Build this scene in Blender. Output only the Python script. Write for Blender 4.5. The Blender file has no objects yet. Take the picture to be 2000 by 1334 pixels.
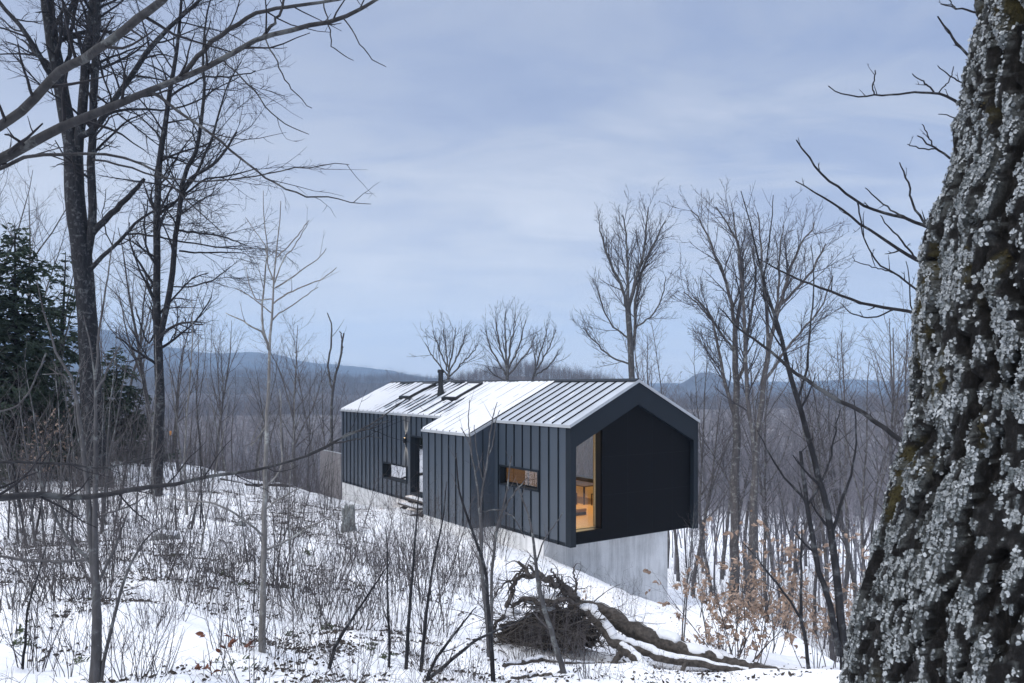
import bpy, math, random
import numpy as np
from mathutils import Vector, Matrix
R = math.radians
SC = bpy.context.scene
COL = SC.collection
rng = np.random.default_rng(11)

# ------------------------------------------------------------------ camera model
F, HY = 1441.0, 755.5                      # focal length and horizon in pixels of a 2000 px wide frame
def P(u, v, d):                            # a point at depth d metres in front of the lens
    return np.array([(u - 1000.0) / F * d, d, (HY - v) / F * d])
def to_u(x, y): return 1000.0 + F * x / max(y, 0.01)

# ------------------------------------------------------------------ numpy noise
def _hash(i, j, k, seed):
    h = (i.astype(np.int64) * 374761393 + j.astype(np.int64) * 668265263 + k.astype(np.int64) * 2147483647 + seed * 1274126177) & 0xFFFFFFFF
    h = ((h ^ (h >> 13)) * 1274126177) & 0xFFFFFFFF
    h = ((h ^ (h >> 16)) * 2246822519) & 0xFFFFFFFF
    return ((h ^ (h >> 15)) & 0xFFFF) / 65535.0
def vnoise(p, seed=0):
    p = np.asarray(p, float); b = np.floor(p); f = p - b; f = f * f * f * (f * (f * 6 - 15) + 10)
    i, j, k = b[:, 0], b[:, 1], b[:, 2]
    r = 0
    for a in (0, 1):
        for c in (0, 1):
            for e in (0, 1):
                w = (f[:, 0] if a else 1 - f[:, 0]) * (f[:, 1] if c else 1 - f[:, 1]) * (f[:, 2] if e else 1 - f[:, 2])
                r = r + w * _hash(i + a, j + c, k + e, seed)
    return r
def fbm(p, octv=4, seed=0, gain=.5, lac=2.03):
    p = np.asarray(p, float); s = 0; a = 1; t = 0
    for o in range(octv):
        s = s + a * vnoise(p, seed + o * 17); t += a; a *= gain; p = p * lac + 3.7
    return s / t                               # 0..1
def sstep(a, b, x):
    t = np.clip((x - a) / (b - a), 0, 1); return t * t * (3 - 2 * t)

# ------------------------------------------------------------------ objects
def link(o, parent=None):
    COL.objects.link(o)
    if parent is not None: o.parent = parent
    return o
def tag(o, label=None, cat=None, group=None, kind=None):
    if label: o['label'] = label
    if cat: o['category'] = cat
    if group: o['group'] = group
    if kind: o['kind'] = kind
    return o
def empty(name, loc=(0, 0, 0), rz=0):
    o = bpy.data.objects.new(name, None); o.empty_display_size = .2
    o.location = [float(c) for c in loc]; o.rotation_euler = (0, 0, rz)
    return link(o)
def mesh_np(name, V, quads=None, tris=None, smooth=True):
    V = np.asarray(V, np.float32); me = bpy.data.meshes.new(name)
    q = np.zeros((0, 4), np.int32) if quads is None else np.asarray(quads, np.int32)
    t = np.zeros((0, 3), np.int32) if tris is None else np.asarray(tris, np.int32)
    nl = q.size + t.size
    me.vertices.add(len(V)); me.vertices.foreach_set('co', V.ravel())
    me.loops.add(nl); me.loops.foreach_set('vertex_index', np.concatenate([q.ravel(), t.ravel()]).astype(np.int32))
    n = len(q) + len(t); me.polygons.add(n)
    st = np.concatenate([np.arange(len(q)) * 4, q.size + np.arange(len(t)) * 3]).astype(np.int32)
    me.polygons.foreach_set('loop_start', st)
    me.polygons.foreach_set('use_smooth', np.full(n, smooth, bool))
    me.update(calc_edges=True)
    return me
def obj(name, me, mat=None, parent=None):
    if mat is not None:
        me.materials.clear()
        me.materials.append(mat)
    return link(bpy.data.objects.new(name, me), parent)
def attr(me, name, vals):
    a = me.attributes.new(name, 'FLOAT', 'POINT'); a.data.foreach_set('value', np.asarray(vals, np.float32))

class MB:                                   # plain polygon builder for made things
    def __init__(s): s.v = []; s.f = []
    def box(s, x0, x1, y0, y1, z0, z1):
        b = len(s.v)
        s.v += [(x, y, z) for z in (z0, z1) for y in (y0, y1) for x in (x0, x1)]
        s.f += [tuple(b + i for i in q) for q in ((0, 2, 3, 1), (4, 5, 7, 6), (0, 1, 5, 4), (2, 6, 7, 3), (0, 4, 6, 2), (1, 3, 7, 5))]
    def obox(s, p0, p1, w, h, up=(0, 0, 1)):          # a bar from p0 to p1
        p0, p1 = Vector(p0), Vector(p1); t = (p1 - p0).normalized(); up = Vector(up)
        a = t.cross(up).normalized(); c = a.cross(t)
        b = len(s.v)
        for p in (p0, p1):
            for i, j in ((-1, -1), (1, -1), (1, 1), (-1, 1)): s.v.append(tuple(p + a * i * w / 2 + c * j * h / 2))
        s.f += [tuple(b + i for i in q) for q in ((0, 1, 2, 3), (7, 6, 5, 4), (0, 4, 5, 1), (1, 5, 6, 2), (2, 6, 7, 3), (3, 7, 4, 0))]
    def prism(s, poly, y0, y1, axis='y'):              # poly of (x,z) swept along y, or (y,z) swept along x
        b = len(s.v); n = len(poly)
        for y in (y0, y1):
            for a, c in poly: s.v.append((a, y, c) if axis == 'y' else (y, a, c))
        s.f.append(tuple(b + i for i in range(n))); s.f.append(tuple(b + n + i for i in reversed(range(n))))
        for i in range(n):
            j = (i + 1) % n; s.f.append((b + i, b + n + i, b + n + j, b + j))
    def cyl(s, c, r, z0, z1, n=16, r1=None):
        b = len(s.v); r1 = r if r1 is None else r1
        for z, q in ((z0, r), (z1, r1)):
            for i in range(n): s.v.append((c[0] + q * math.cos(6.28319 * i / n), c[1] + q * math.sin(6.28319 * i / n), z))
        s.f.append(tuple(b + i for i in reversed(range(n)))); s.f.append(tuple(b + n + i for i in range(n)))
        for i in range(n):
            j = (i + 1) % n; s.f.append((b + i, b + j, b + n + j, b + n + i))
    def build(s, name, mat, parent=None, bev=0):
        me = bpy.data.meshes.new(name); me.from_pydata(s.v, [], s.f)
        import bmesh
        bm = bmesh.new(); bm.from_mesh(me); bmesh.ops.recalc_face_normals(bm, faces=bm.faces); bm.to_mesh(me); bm.free()
        o = obj(name, me, mat, parent)
        if bev:
            m = o.modifiers.new('bevel', 'BEVEL'); m.width = bev; m.segments = 2; m.limit_method = 'ANGLE'
        return o

# ------------------------------------------------------------------ materials
def mat(name, col, rough=.8, metal=0, spec=.5):
    m = bpy.data.materials.new(name); m.use_nodes = True
    b = m.node_tree.nodes['Principled BSDF']
    b.inputs['Base Color'].default_value = (*col, 1); b.inputs['Roughness'].default_value = rough
    b.inputs['Metallic'].default_value = metal; b.inputs['Specular IOR Level'].default_value = spec
    return m, m.node_tree, b
def nd(nt, typ, **kw):
    n = nt.nodes.new(typ)
    for k, v in kw.items():
        if k.startswith('i_'):
            n.inputs[k[2:].replace('_', ' ')].default_value = v
        else: setattr(n, k, v)
    return n
def noise(nt, scale, detail=4, rough=.55, coord='Object', dist=0, vec=None, stretch=None):
    if vec is None:
        tc = nd(nt, 'ShaderNodeTexCoord'); vec = tc.outputs[coord]
    if stretch is not None:
        mp = nd(nt, 'ShaderNodeMapping'); mp.inputs['Scale'].default_value = stretch
        nt.links.new(vec, mp.inputs['Vector']); vec = mp.outputs['Vector']
    n = nd(nt, 'ShaderNodeTexNoise', i_Scale=scale, i_Detail=detail, i_Roughness=rough, i_Distortion=dist)
    nt.links.new(vec, n.inputs['Vector'])
    return n.outputs['Fac']
def ramp(nt, fac, stops):
    r = nd(nt, 'ShaderNodeValToRGB'); e = r.color_ramp.elements
    e[0].position, e[0].color = stops[0][0], (*stops[0][1], 1)
    e[1].position, e[1].color = stops[-1][0], (*stops[-1][1], 1)
    for p, c in stops[1:-1]:
        x = e.new(p); x.color = (*c, 1)
    nt.links.new(fac, r.inputs['Fac'])
    return r.outputs['Color']
def mixc(nt, fac, a, b, mode='MIX'):
    m = nd(nt, 'ShaderNodeMix', data_type='RGBA', blend_type=mode)
    for sock, val in ((m.inputs[0], fac), (m.inputs[6], a), (m.inputs[7], b)):
        if isinstance(val, (int, float)): sock.default_value = val
        elif isinstance(val, tuple): sock.default_value = (*val, 1)
        else: nt.links.new(val, sock)
    return m.outputs[2]
def bump(nt, b, h, strength=.3, dist=.02):
    n = nd(nt, 'ShaderNodeBump', i_Strength=strength, i_Distance=dist)
    nt.links.new(h, n.inputs['Height']); nt.links.new(n.outputs['Normal'], b.inputs['Normal'])
def getattr_node(nt, name):
    a = nd(nt, 'ShaderNodeAttribute', attribute_name=name); return a.outputs['Fac']
def varied(name, c0, c1, scale=3, rough=.85, metal=0, stretch=None, bs=0, bd=.01, spec=.4, detail=5, lo=.3, hi=.7):
    m, nt, b = mat(name, c0, rough, metal, spec)
    n = noise(nt, scale, detail, stretch=stretch)
    nt.links.new(ramp(nt, n, [(lo, c0), (hi, c1)]), b.inputs['Base Color'])
    if bs: bump(nt, b, n, bs, bd)
    return m
def bark(name, c0, c1, lichen=None, scale=14, bs=.5):
    m, nt, b = mat(name, c0, .9, 0, .25)
    n = noise(nt, scale, 6, .65, stretch=(1, 1, .25))
    c = ramp(nt, n, [(.3, c0), (.7, c1)])
    if lichen:
        l = noise(nt, 5, 5, .7, dist=.6)
        f = ramp(nt, l, [(.54, (0, 0, 0)), (.62, (1, 1, 1))])
        c = mixc(nt, f, c, lichen)
    nt.links.new(c, b.inputs['Base Color']); bump(nt, b, n, bs, .02)
    return m
M = {}
M['bark_dark'] = bark('dark_bark', (.006, .0062, .008), (.024, .0245, .029), (.065, .07, .076))
M['bark_mid'] = bark('limb_bark', (.014, .0142, .016), (.045, .045, .049), (.085, .09, .092), 18)
M['bark_twig'] = bark('twig_bark', (.009, .009, .012), (.026, .026, .031), None, 20, .2)
M['bark_grey'] = bark('grey_bark', (.034, .033, .036), (.095, .094, .098), (.14, .15, .15))
M['bark_pale'] = bark('pale_bark', (.09, .086, .084), (.2, .195, .19), (.26, .27, .26))
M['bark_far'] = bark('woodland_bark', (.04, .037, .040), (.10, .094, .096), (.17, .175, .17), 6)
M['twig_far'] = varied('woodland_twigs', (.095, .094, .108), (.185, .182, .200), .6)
M['twig_mid'] = varied('crown_twigs', (.026, .025, .030), (.062, .060, .070), .8)
M['twig_grey'] = varied('grey_twigs', (.05, .046, .048), (.12, .112, .115), 4)
M['twig_brown'] = varied('brown_twigs', (.030, .027, .029), (.075, .068, .072), 4)
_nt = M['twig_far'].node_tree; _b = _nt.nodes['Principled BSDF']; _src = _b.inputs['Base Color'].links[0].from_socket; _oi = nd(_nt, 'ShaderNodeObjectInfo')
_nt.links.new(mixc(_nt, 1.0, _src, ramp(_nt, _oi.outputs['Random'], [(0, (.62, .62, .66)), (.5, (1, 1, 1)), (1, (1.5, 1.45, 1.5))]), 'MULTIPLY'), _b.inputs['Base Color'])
M['needles'] = varied('hemlock_needles', (.014, .026, .018), (.048, .070, .046), 1.6)
M['fern'] = varied('fern_green', (.025, .04, .02), (.09, .11, .05), 6)
M['leaf_tan'] = varied('tan_leaves', (.20, .135, .10), (.38, .29, .23), 5)
M['leaf_red'] = varied('russet_leaves', (.07, .022, .014), (.17, .07, .04), 5)
M['litter'] = varied('leaf_litter', (.014, .011, .010), (.07, .054, .04), 9)
M['weed'] = varied('weed_stalks', (.03, .026, .025), (.10, .085, .075), 3)
M['soil'] = varied('root_soil', (.006, .005, .0045), (.03, .024, .021), 9, .95, bs=.8, bd=.04)
M['root'] = varied('root_wood', (.022, .019, .018), (.085, .076, .072), 12, .9, bs=.5, stretch=(1, 1, 1))
M['log'] = varied('log_bark', (.016, .014, .0125), (.085, .074, .066), 16, .9, bs=.6)
M['rock'] = varied('lichen_rock', (.08, .085, .085), (.26, .28, .28), 14, .9, bs=.5)

def snow_mat(name):
    m, nt, b = mat(name, (.82, .84, .875), .7, 0, .15)
    n = noise(nt, 9, 6, .6); n2 = noise(nt, 60, 3, .6)
    nt.links.new(ramp(nt, n, [(.25, (.57, .59, .625)), (.7, (.64, .655, .68))]), b.inputs['Base Color'])
    bump(nt, b, mixc(nt, .25, n, n2), .35, .05)
    return m
M['snow'] = snow_mat('fresh_snow')
def ground_mat():
    m, nt, b = mat('snowy_ground', (.82, .84, .88), .65, 0, .3)
    n = noise(nt, 3.5, 7, .6); n2 = noise(nt, 38, 3, .6)
    snow = ramp(nt, n, [(.25, (.83, .85, .89)), (.7, (.91, .92, .94))])
    dirt = ramp(nt, noise(nt, 30, 4, .7), [(.35, (.02, .017, .015)), (.65, (.13, .10, .075))])
    fine = noise(nt, 11, 8, .78, dist=.8)
    bare = getattr_node(nt, 'bare')
    th = nd(nt, 'ShaderNodeMath', operation='SUBTRACT'); nt.links.new(fine, th.inputs[0])
    s = nd(nt, 'ShaderNodeMath', operation='MULTIPLY_ADD'); s.inputs[1].default_value = -.24; s.inputs[2].default_value = .78
    nt.links.new(bare, s.inputs[0]); nt.links.new(s.outputs[0], th.inputs[1])
    f = nd(nt, 'ShaderNodeMapRange'); f.inputs['From Min'].default_value = 0; f.inputs['From Max'].default_value = .03
    nt.links.new(th.outputs[0], f.inputs['Value'])
    c = mixc(nt, f.outputs[0], snow, dirt)
    fl = ramp(nt, noise(nt, .35, 6, .7), [(.40, (.07, .062, .066)), (.56, (.12, .11, .115)), (.66, (.27, .27, .29))])
    c = mixc(nt, getattr_node(nt, 'wood'), c, fl)
    nt.links.new(c, b.inputs['Base Color'])
    bump(nt, b, mixc(nt, .3, n, n2), .5, .06)
    return m
M['ground'] = ground_mat()
M['mountain'] = varied('wooded_mountain', (.030, .029, .034), (.07, .066, .076), .012, .95, detail=9)

def siding_mat(name, c, rough, spec=.5):
    m, nt, b = mat(name, c, rough, 0, spec)
    n = noise(nt, 1.3, 5, .6, stretch=(1, 1, .12))
    c2 = tuple(k * 1.22 for k in c)
    nt.links.new(ramp(nt, n, [(.3, c), (.7, c2)]), b.inputs['Base Color'])
    r = nd(nt, 'ShaderNodeMapRange'); r.inputs['To Min'].default_value = rough - .06; r.inputs['To Max'].default_value = rough + .1
    nt.links.new(n, r.inputs['Value']); nt.links.new(r.outputs[0], b.inputs['Roughness'])
    bump(nt, b, noise(nt, 2.2, 2, .5), .06, .03)
    return m
M['siding'] = siding_mat('slate_metal_siding', (.027, .039, .056), .40, .95)
M['trim'] = siding_mat('slate_metal_trim', (.0085, .0125, .018), .55, .2)
M['panel'] = siding_mat('charcoal_panel', (.0045, .005, .0065), .65, .08)
M['roof'] = siding_mat('standing_seam_roof', (.34, .37, .41), .36, .6)
M['rim'] = siding_mat('pale_drip_edge', (.30, .32, .34), .4)
M['seam'] = mat('shadow_seam', (.004, .0065, .010), .6, 0, .2)[0]
M['frame'] = mat('black_frame', (.012, .013, .015), .45)[0]
M['flue'] = mat('black_flue', (.010, .010, .012), .35)[0]
M['wood_in'] = varied('pale_plywood', (.42, .29, .14), (.54, .39, .20), 2.5, .5, stretch=(1, 8, 8))
M['floor'] = varied('oak_floor', (.38, .22, .09), (.52, .32, .15), 3, .4, stretch=(9, 1, 1))
M['furn'] = varied('dark_wood', (.03, .018, .012), (.07, .045, .03), 6, .5)
M['throw'] = varied('tan_blanket', (.3, .18, .07), (.42, .27, .12), 12, .9)
M['deck'] = varied('weathered_slats', (.14, .132, .138), (.26, .248, .255), 9, .85, stretch=(1, 1, .15), bs=.2)
M['plank'] = varied('step_planks', (.05, .045, .042), (.12, .105, .095), 9, .85)

def concrete():
    m, nt, b = mat('board_formed_concrete', (.4, .4, .4), .85, 0, .35)
    n = noise(nt, .9, 7, .65); n2 = noise(nt, 4.2, 6, .65, stretch=(1, 1, .09)); n3 = noise(nt, 30, 4, .6)
    c = ramp(nt, n, [(.25, (.56, .565, .57)), (.5, (.72, .725, .73)), (.75, (.84, .845, .85))])
    c = mixc(nt, .55, c, ramp(nt, n2, [(.32, (.40, .41, .42)), (.56, (1, 1, 1))]), 'MULTIPLY')
    c = mixc(nt, .35, c, ramp(nt, n3, [(.3, (.8, .8, .8)), (.6, (1, 1, 1))]), 'MULTIPLY')
    # formwork joints and tie marks
    tc = nd(nt, 'ShaderNodeTexCoord')
    br = nd(nt, 'ShaderNodeTexBrick', i_Scale=1.0); br.offset = 0
    br.inputs['Color1'].default_value = (1, 1, 1, 1); br.inputs['Color2'].default_value = (.86, .87, .88, 1); br.inputs['Mortar'].default_value = (.62, .63, .64, 1)
    br.inputs['Brick Width'].default_value = 1.22; br.inputs['Row Height'].default_value = 2.44; br.inputs['Mortar Size'].default_value = .006
    sx = nd(nt, 'ShaderNodeSeparateXYZ'); cx = nd(nt, 'ShaderNodeCombineXYZ'); ad = nd(nt, 'ShaderNodeMath', operation='ADD')
    nt.links.new(tc.outputs['Object'], sx.inputs[0]); nt.links.new(sx.outputs[0], ad.inputs[0]); nt.links.new(sx.outputs[1], ad.inputs[1])
    nt.links.new(ad.outputs[0], cx.inputs[0]); nt.links.new(sx.outputs[2], cx.inputs[1]); nt.links.new(cx.outputs[0], br.inputs['Vector'])
    c = mixc(nt, 1.0, c, br.outputs['Color'], 'MULTIPLY')
    nt.links.new(c, b.inputs['Base Color']); bump(nt, b, n3, .25, .01)
    return m
M['concrete'] = concrete()
def front(nt, fr):                        # reflect on the outer face of a pane only
    g = nd(nt, 'ShaderNodeNewGeometry'); s = nd(nt, 'ShaderNodeMath', operation='SUBTRACT'); s.inputs[0].default_value = 1; m = nd(nt, 'ShaderNodeMath', operation='MULTIPLY')
    nt.links.new(g.outputs['Backfacing'], s.inputs[1]); nt.links.new(fr.outputs[0], m.inputs[0]); nt.links.new(s.outputs[0], m.inputs[1]); return m.outputs[0]
def glass(name, ior, tint):
    m = bpy.data.materials.new(name); m.use_nodes = True; nt = m.node_tree; nt.nodes.clear()
    out = nd(nt, 'ShaderNodeOutputMaterial'); mx = nd(nt, 'ShaderNodeMixShader'); fr = nd(nt, 'ShaderNodeFresnel', i_IOR=ior)
    t = nd(nt, 'ShaderNodeBsdfTransparent'); t.inputs['Color'].default_value = (*tint, 1)
    g = nd(nt, 'ShaderNodeBsdfGlossy', i_Roughness=.01)
    (setattr(mx.inputs[0], 'default_value', ior - 10) if ior > 10 else nt.links.new(front(nt, fr), mx.inputs[0])); nt.links.new(t.outputs[0], mx.inputs[1]); nt.links.new(g.outputs[0], mx.inputs[2]); nt.links.new(mx.outputs[0], out.inputs[0])
    return m
M['glass'] = glass('coated_glass', 10.85, (.35, .37, .38))
M['glass_low'] = glass('tinted_glass', 2.7, (.52, .52, .52))
M['glass_clear'] = glass('clear_glass', 1.5, (.92, .93, .92))
def emit(name, c, s):
    m, nt, b = mat(name, c, .5); b.inputs['Emission Color'].default_value = (*c, 1); b.inputs['Emission Strength'].default_value = s
    return m
M['lamp'] = emit('lit_lamp', (1, .68, .34), 6)

def mossy():
    m, nt, b = mat('mossy_bark', (.03, .026, .024), .92, 0, .25)
    n = noise(nt, 48, 7, .75, stretch=(1, 1, .45)); n2 = noise(nt, 120, 5, .75)
    base = ramp(nt, n, [(.38, (.002, .002, .0022)), (.54, (.007, .0068, .007)), (.72, (.034, .033, .033))])
    li = ramp(nt, n2, [(.3, (.045, .05, .05)), (.5, (.13, .145, .145)), (.72, (.30, .32, .33))])
    mo = ramp(nt, n2, [(.3, (.018, .016, .008)), (.7, (.07, .06, .018))])
    c = mixc(nt, getattr_node(nt, 'moss'), base, mo)
    c = mixc(nt, getattr_node(nt, 'lichen'), c, li)
    nt.links.new(c, b.inputs['Base Color']); bump(nt, b, mixc(nt, .5, n, n2), .7, .02)
    return m
M['mossy'] = mossy()
M['lichen'] = varied('pale_lichen', (.12, .135, .14), (.42, .445, .46), 30, .95, detail=3, lo=.35, hi=.65)
M['lichen2'] = varied('grey_green_lichen', (.05, .062, .064), (.18, .20, .21), 30, .95, detail=3)
M['moss'] = varied('brown_moss', (.016, .013, .006), (.055, .045, .018), 16, .95)
HAZE = .00017; EXPO = 0.75; DENO = True
# ------------------------------------------------------------------ terrain
HO = np.array([1.828, 23.0, -5.027]); HA = R(34.05)          # near bottom corner of the cabin, and its turn
HW, HL, HE, HR, SL = 5.78, 19.39, 3.793, 5.201, .487
hw = np.array([math.cos(HA), math.sin(HA)]); hl = np.array([-math.sin(HA), math.cos(HA)])
def house(X, Y, Z=0): q = HO[:2] + hw * X + hl * Y; return np.array([q[0], q[1], HO[2] + Z])
CP = [(0, 0, -1.75), (-3, 0, -1.6), (1.6, 2.3, -1.62), (4, 2, -1.9), (0, -10, -1.5), (-12, -5, -1.2), (12, -5, -3.0), (-25, 5, -1.5), (-40, 30, -3.5), (25, 5, -7), (-30, -20, -1), (25, -20, -4), (14, 10, -6), (-14, 10, -2.6), (-6, 5, -2.1), (-24, 22, -3.3)]
for u, v, d in [(0, 1334, 6), (300, 1334, 6.5), (600, 1334, 7.5), (900, 1334, 8.5), (1200, 1334, 9.5), (1500, 1334, 10), (1640, 1300, 11),
                (0, 1200, 9), (300, 1200, 10), (600, 1200, 12), (860, 1205, 12.5), (1130, 1275, 12.3), (1300, 1262, 15), (0, 1100, 13), (300, 1100, 14.5), (600, 1100, 17), (800, 1100, 19), (1000, 1112, 21),
                (0, 1000, 20), (300, 1000, 23), (600, 1000, 27), (690, 992, 33), (0, 940, 30), (300, 935, 34), (600, 955, 38), (0, 905, 42), (250, 900, 44), (450, 925, 45),
                (830, 1022, 28.9), (915, 1052, 25.7), (1000, 1070, 24.6), (1061, 1096, 23.9), (1110, 1118, 22.6), (1180, 1146, 25.2), (1305, 1196, 27.3), (1200, 1190, 20), (1300, 1228, 20), (1400, 1250, 19),
                (1305, 1149, 33), (1440, 1174, 27), (1530, 1227, 22), (1640, 1290, 15)]:
    p = P(u, v, d); CP.append(tuple(p))
for X, Y, z in [(-.6, 19.4, -6.0), (-.6, 14, -5.5), (-.6, 10, -5.35), (-2.2, 12, -5.2), (2.9, 10, -6.0), (6.5, 12, -8.0), (6.5, 19, -8.4), (6.5, 5, -8.6), (0, 24, -6.9)]:
    q = house(X, Y); CP.append((q[0], q[1], z))
for u, d, z in [(1450, 36, -12.4), (1600, 30, -11), (1700, 24, -10), (1800, 20, -9), (1305, 42, -12.2), (0, 60, -8), (300, 60, -9), (600, 57, -10), (1000, 47, -11), (800, 56, -11.5), (1233, 47, -12.2), (1450, 55, -15), (1700, 50, -15), (-300, 60, -8), (1000, 65, -14.5), (1950, 40, -14)]:
    CP.append(((u - 1000) / F * d, d, z))
CP = np.array(CP)
def _tps(d2): return .5 * d2 * np.log(d2 + 1e-9)
_n = len(CP); _K = _tps(((CP[:, None, :2] - CP[None, :, :2]) ** 2).sum(-1)) + np.eye(_n) * 2.0
_A = np.zeros((_n + 3, _n + 3)); _A[:_n, :_n] = _K; _A[:_n, _n] = 1; _A[:_n, _n + 1:] = CP[:, :2]; _A[_n:, :_n] = _A[:_n, _n:].T
_W = np.linalg.solve(_A, np.concatenate([CP[:, 2], np.zeros(3)]))
def near_h(x, y):
    out = np.empty(len(x))
    for s in range(0, len(x), 20000):
        xx, yy = x[s:s + 20000], y[s:s + 20000]
        d2 = (xx[:, None] - CP[None, :, 0]) ** 2 + (yy[:, None] - CP[None, :, 1]) ** 2
        out[s:s + 20000] = _tps(d2) @ _W[:_n] + _W[_n] + xx * _W[_n + 1] + yy * _W[_n + 2]
    return out
def hz(v, r): return (HY - v) / F * r
HILLS = [  # distance, thickness, tree height allowed for, crest profile (u, v)
    (3800, 520, 8, [(-900, 660), (-400, 640), (0, 648), (200, 655), (280, 668), (320, 681), (380, 690), (430, 692), (480, 690), (535, 690), (580, 703), (640, 711), (700, 716), (760, 722), (820, 733), (900, 746), (1000, 753), (1150, 770)]),
    (4600, 500, 8, [(900, 775), (1050, 760), (1150, 752), (1250, 747), (1400, 748), (1550, 744), (1650, 741), (1750, 743), (2000, 745), (2600, 738)]),
    (2600, 330, 9, [(1000, 790), (1180, 758), (1250, 751), (1310, 752), (1338, 742), (1354, 730), (1372, 724), (1390, 724), (1410, 733), (1435, 745), (1480, 750), (1600, 757), (1750, 762), (2600, 770)]),
    (1350, 300, 5, [(-900, 730), (-100, 734), (300, 738), (560, 736), (700, 741), (860, 746), (950, 760), (1050, 785)]),
    (500, 95, 4, [(780, 800), (850, 762), (900, 745), (940, 731), (975, 723), (1010, 721), (1060, 724), (1110, 735), (1150, 744), (1200, 758), (1260, 790)]),
    (1500, 260, 11, [(1050, 800), (1200, 772), (1350, 770), (1500, 776), (1650, 780), (1900, 772), (2600, 765)]),
]
def far_base(r): return np.interp(r, [50, 60, 80, 120, 200, 350, 600, 900, 1300, 2000, 3000, 5000, 9000], [-11.5, -13.5, -17, -22, -31, -40, -42, -36, -32, -40, -60, -60, -60])
def ground_h(x, y, detail=True):
    x = np.atleast_1d(np.asarray(x, float)); y = np.atleast_1d(np.asarray(y, float))
    r = np.hypot(x, y); az = np.arctan2(x, np.maximum(y, 1e-6)); az = np.where(y <= 0, np.sign(x) * 1.4, az)
    u = 1000 + F * np.tan(np.clip(az, -1.1, 1.1))
    h = far_base(r)
    hill = np.full(len(r), -1e9)
    for ri, w, th, prof in HILLS:
        pu, pv = np.array(prof).T
        z = hz(np.interp(u, pu, pv), ri) - th
        rw = np.where(r > ri, w * 1.6, w)
        g = np.exp(-((r - ri) / rw) ** 2)
        hill = np.maximum(hill, np.where(z > h, h + (z - h) * g, -1e9))
    h = np.maximum(h, hill)
    h = h + (fbm(np.stack([x / 90, y / 90, 0 * x], 1), 4, 5) - .5) * np.interp(r, [60, 150, 600, 3000], [0, 3, 10, 26])
    nb = 1 - sstep(48, 85, r)
    m = nb > 0
    if m.any():
        hn = np.zeros(len(r)); hn[m] = near_h(x[m], y[m]); h = h * (1 - nb) + hn * nb
    if detail:
        q = np.stack([x, y, 0 * x], 1)
        am = (1 - sstep(40, 120, r))
        h = h + am * ((fbm(q / 2.4, 4, 9) - .5) * .42 + (fbm(q / .6, 3, 21) - .5) * .17)
    return h
def gz(x, y): return float(ground_h([x], [y])[0])

def bare_mask(x, y):                       # where leaf litter shows through the snow
    q = np.stack([x, y, 0 * x], 1); r = np.hypot(x, y)
    m = sstep(.42, .68, fbm(q / 2.6, 4, 33)) * .8 + sstep(.5, .75, fbm(q / .8, 3, 41)) * .5
    u = 1000 + F * x / np.maximum(y, .5); v = HY - F * near_h(x, y) / np.maximum(y, .5)
    left = 1 - sstep(640, 900, u + (v - 1000) * -.5)
    lane = sstep(690, 760, u) * (1 - sstep(1090, 1180, v - (u - 800) * .25))      # swept snow along the cabin
    bank = np.exp(-(((u - 300) / 130) ** 2 + ((v - 1140) / 60) ** 2))
    m = m * (.30 + .70 * left) * (1 - .9 * lane) + bank * .75 * sstep(.35, .6, fbm(q * np.array([1.1, .9, 1]), 3, 51))
    m = m * np.where((u > 1080) & (v < 1290), .15, 1)
    return np.clip(m, 0, 1) * (1 - sstep(38, 60, r))

def polar(name, radii, mt, kind='structure', dens=900):
    az = np.concatenate([np.linspace(-math.pi, -.80, 60, endpoint=False), np.linspace(-.80, .80, dens, endpoint=False), np.linspace(.80, math.pi, 60, endpoint=False)])
    A, Rr = np.meshgrid(az, radii); na, nr = len(az), len(radii)
    x = (Rr * np.sin(A)).ravel(); y = (Rr * np.cos(A)).ravel()
    z = ground_h(x, y)
    i = np.arange(nr - 1)[:, None] * na; j = np.arange(na)[None, :]; k = (j + 1) % na
    q = np.stack([i + j, i + k, i + na + k, i + na + j], -1).reshape(-1, 4)[:, ::-1]
    V = np.stack([x, y, z], 1)
    tris = None
    if radii[0] < 1:                        # close the middle
        V = np.vstack([V, [0, 0, gz(0, 0)]]); c = len(V) - 1
        tris = np.array([(c, (a + 1) % na, a) for a in range(na)])[:, ::-1]
    me = mesh_np(name, V, q, tris)
    if tris is not None or radii[0] < 100:
        xx, yy = V[:, 0], V[:, 1]; rr = np.hypot(xx, yy)
        attr(me, 'bare', bare_mask(xx, yy)); attr(me, 'wood', sstep(95, 220, rr))
    return tag(obj(name, me, mt), kind=kind)
polar('ground', np.concatenate([np.geomspace(.6, 5, 30), np.geomspace(5.1, 62, 420)[1:], np.geomspace(63, 1100, 150)]), M['ground'])
polar('mountains', np.geomspace(1100, 5150, 170), M['mountain'], dens=420)
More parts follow.
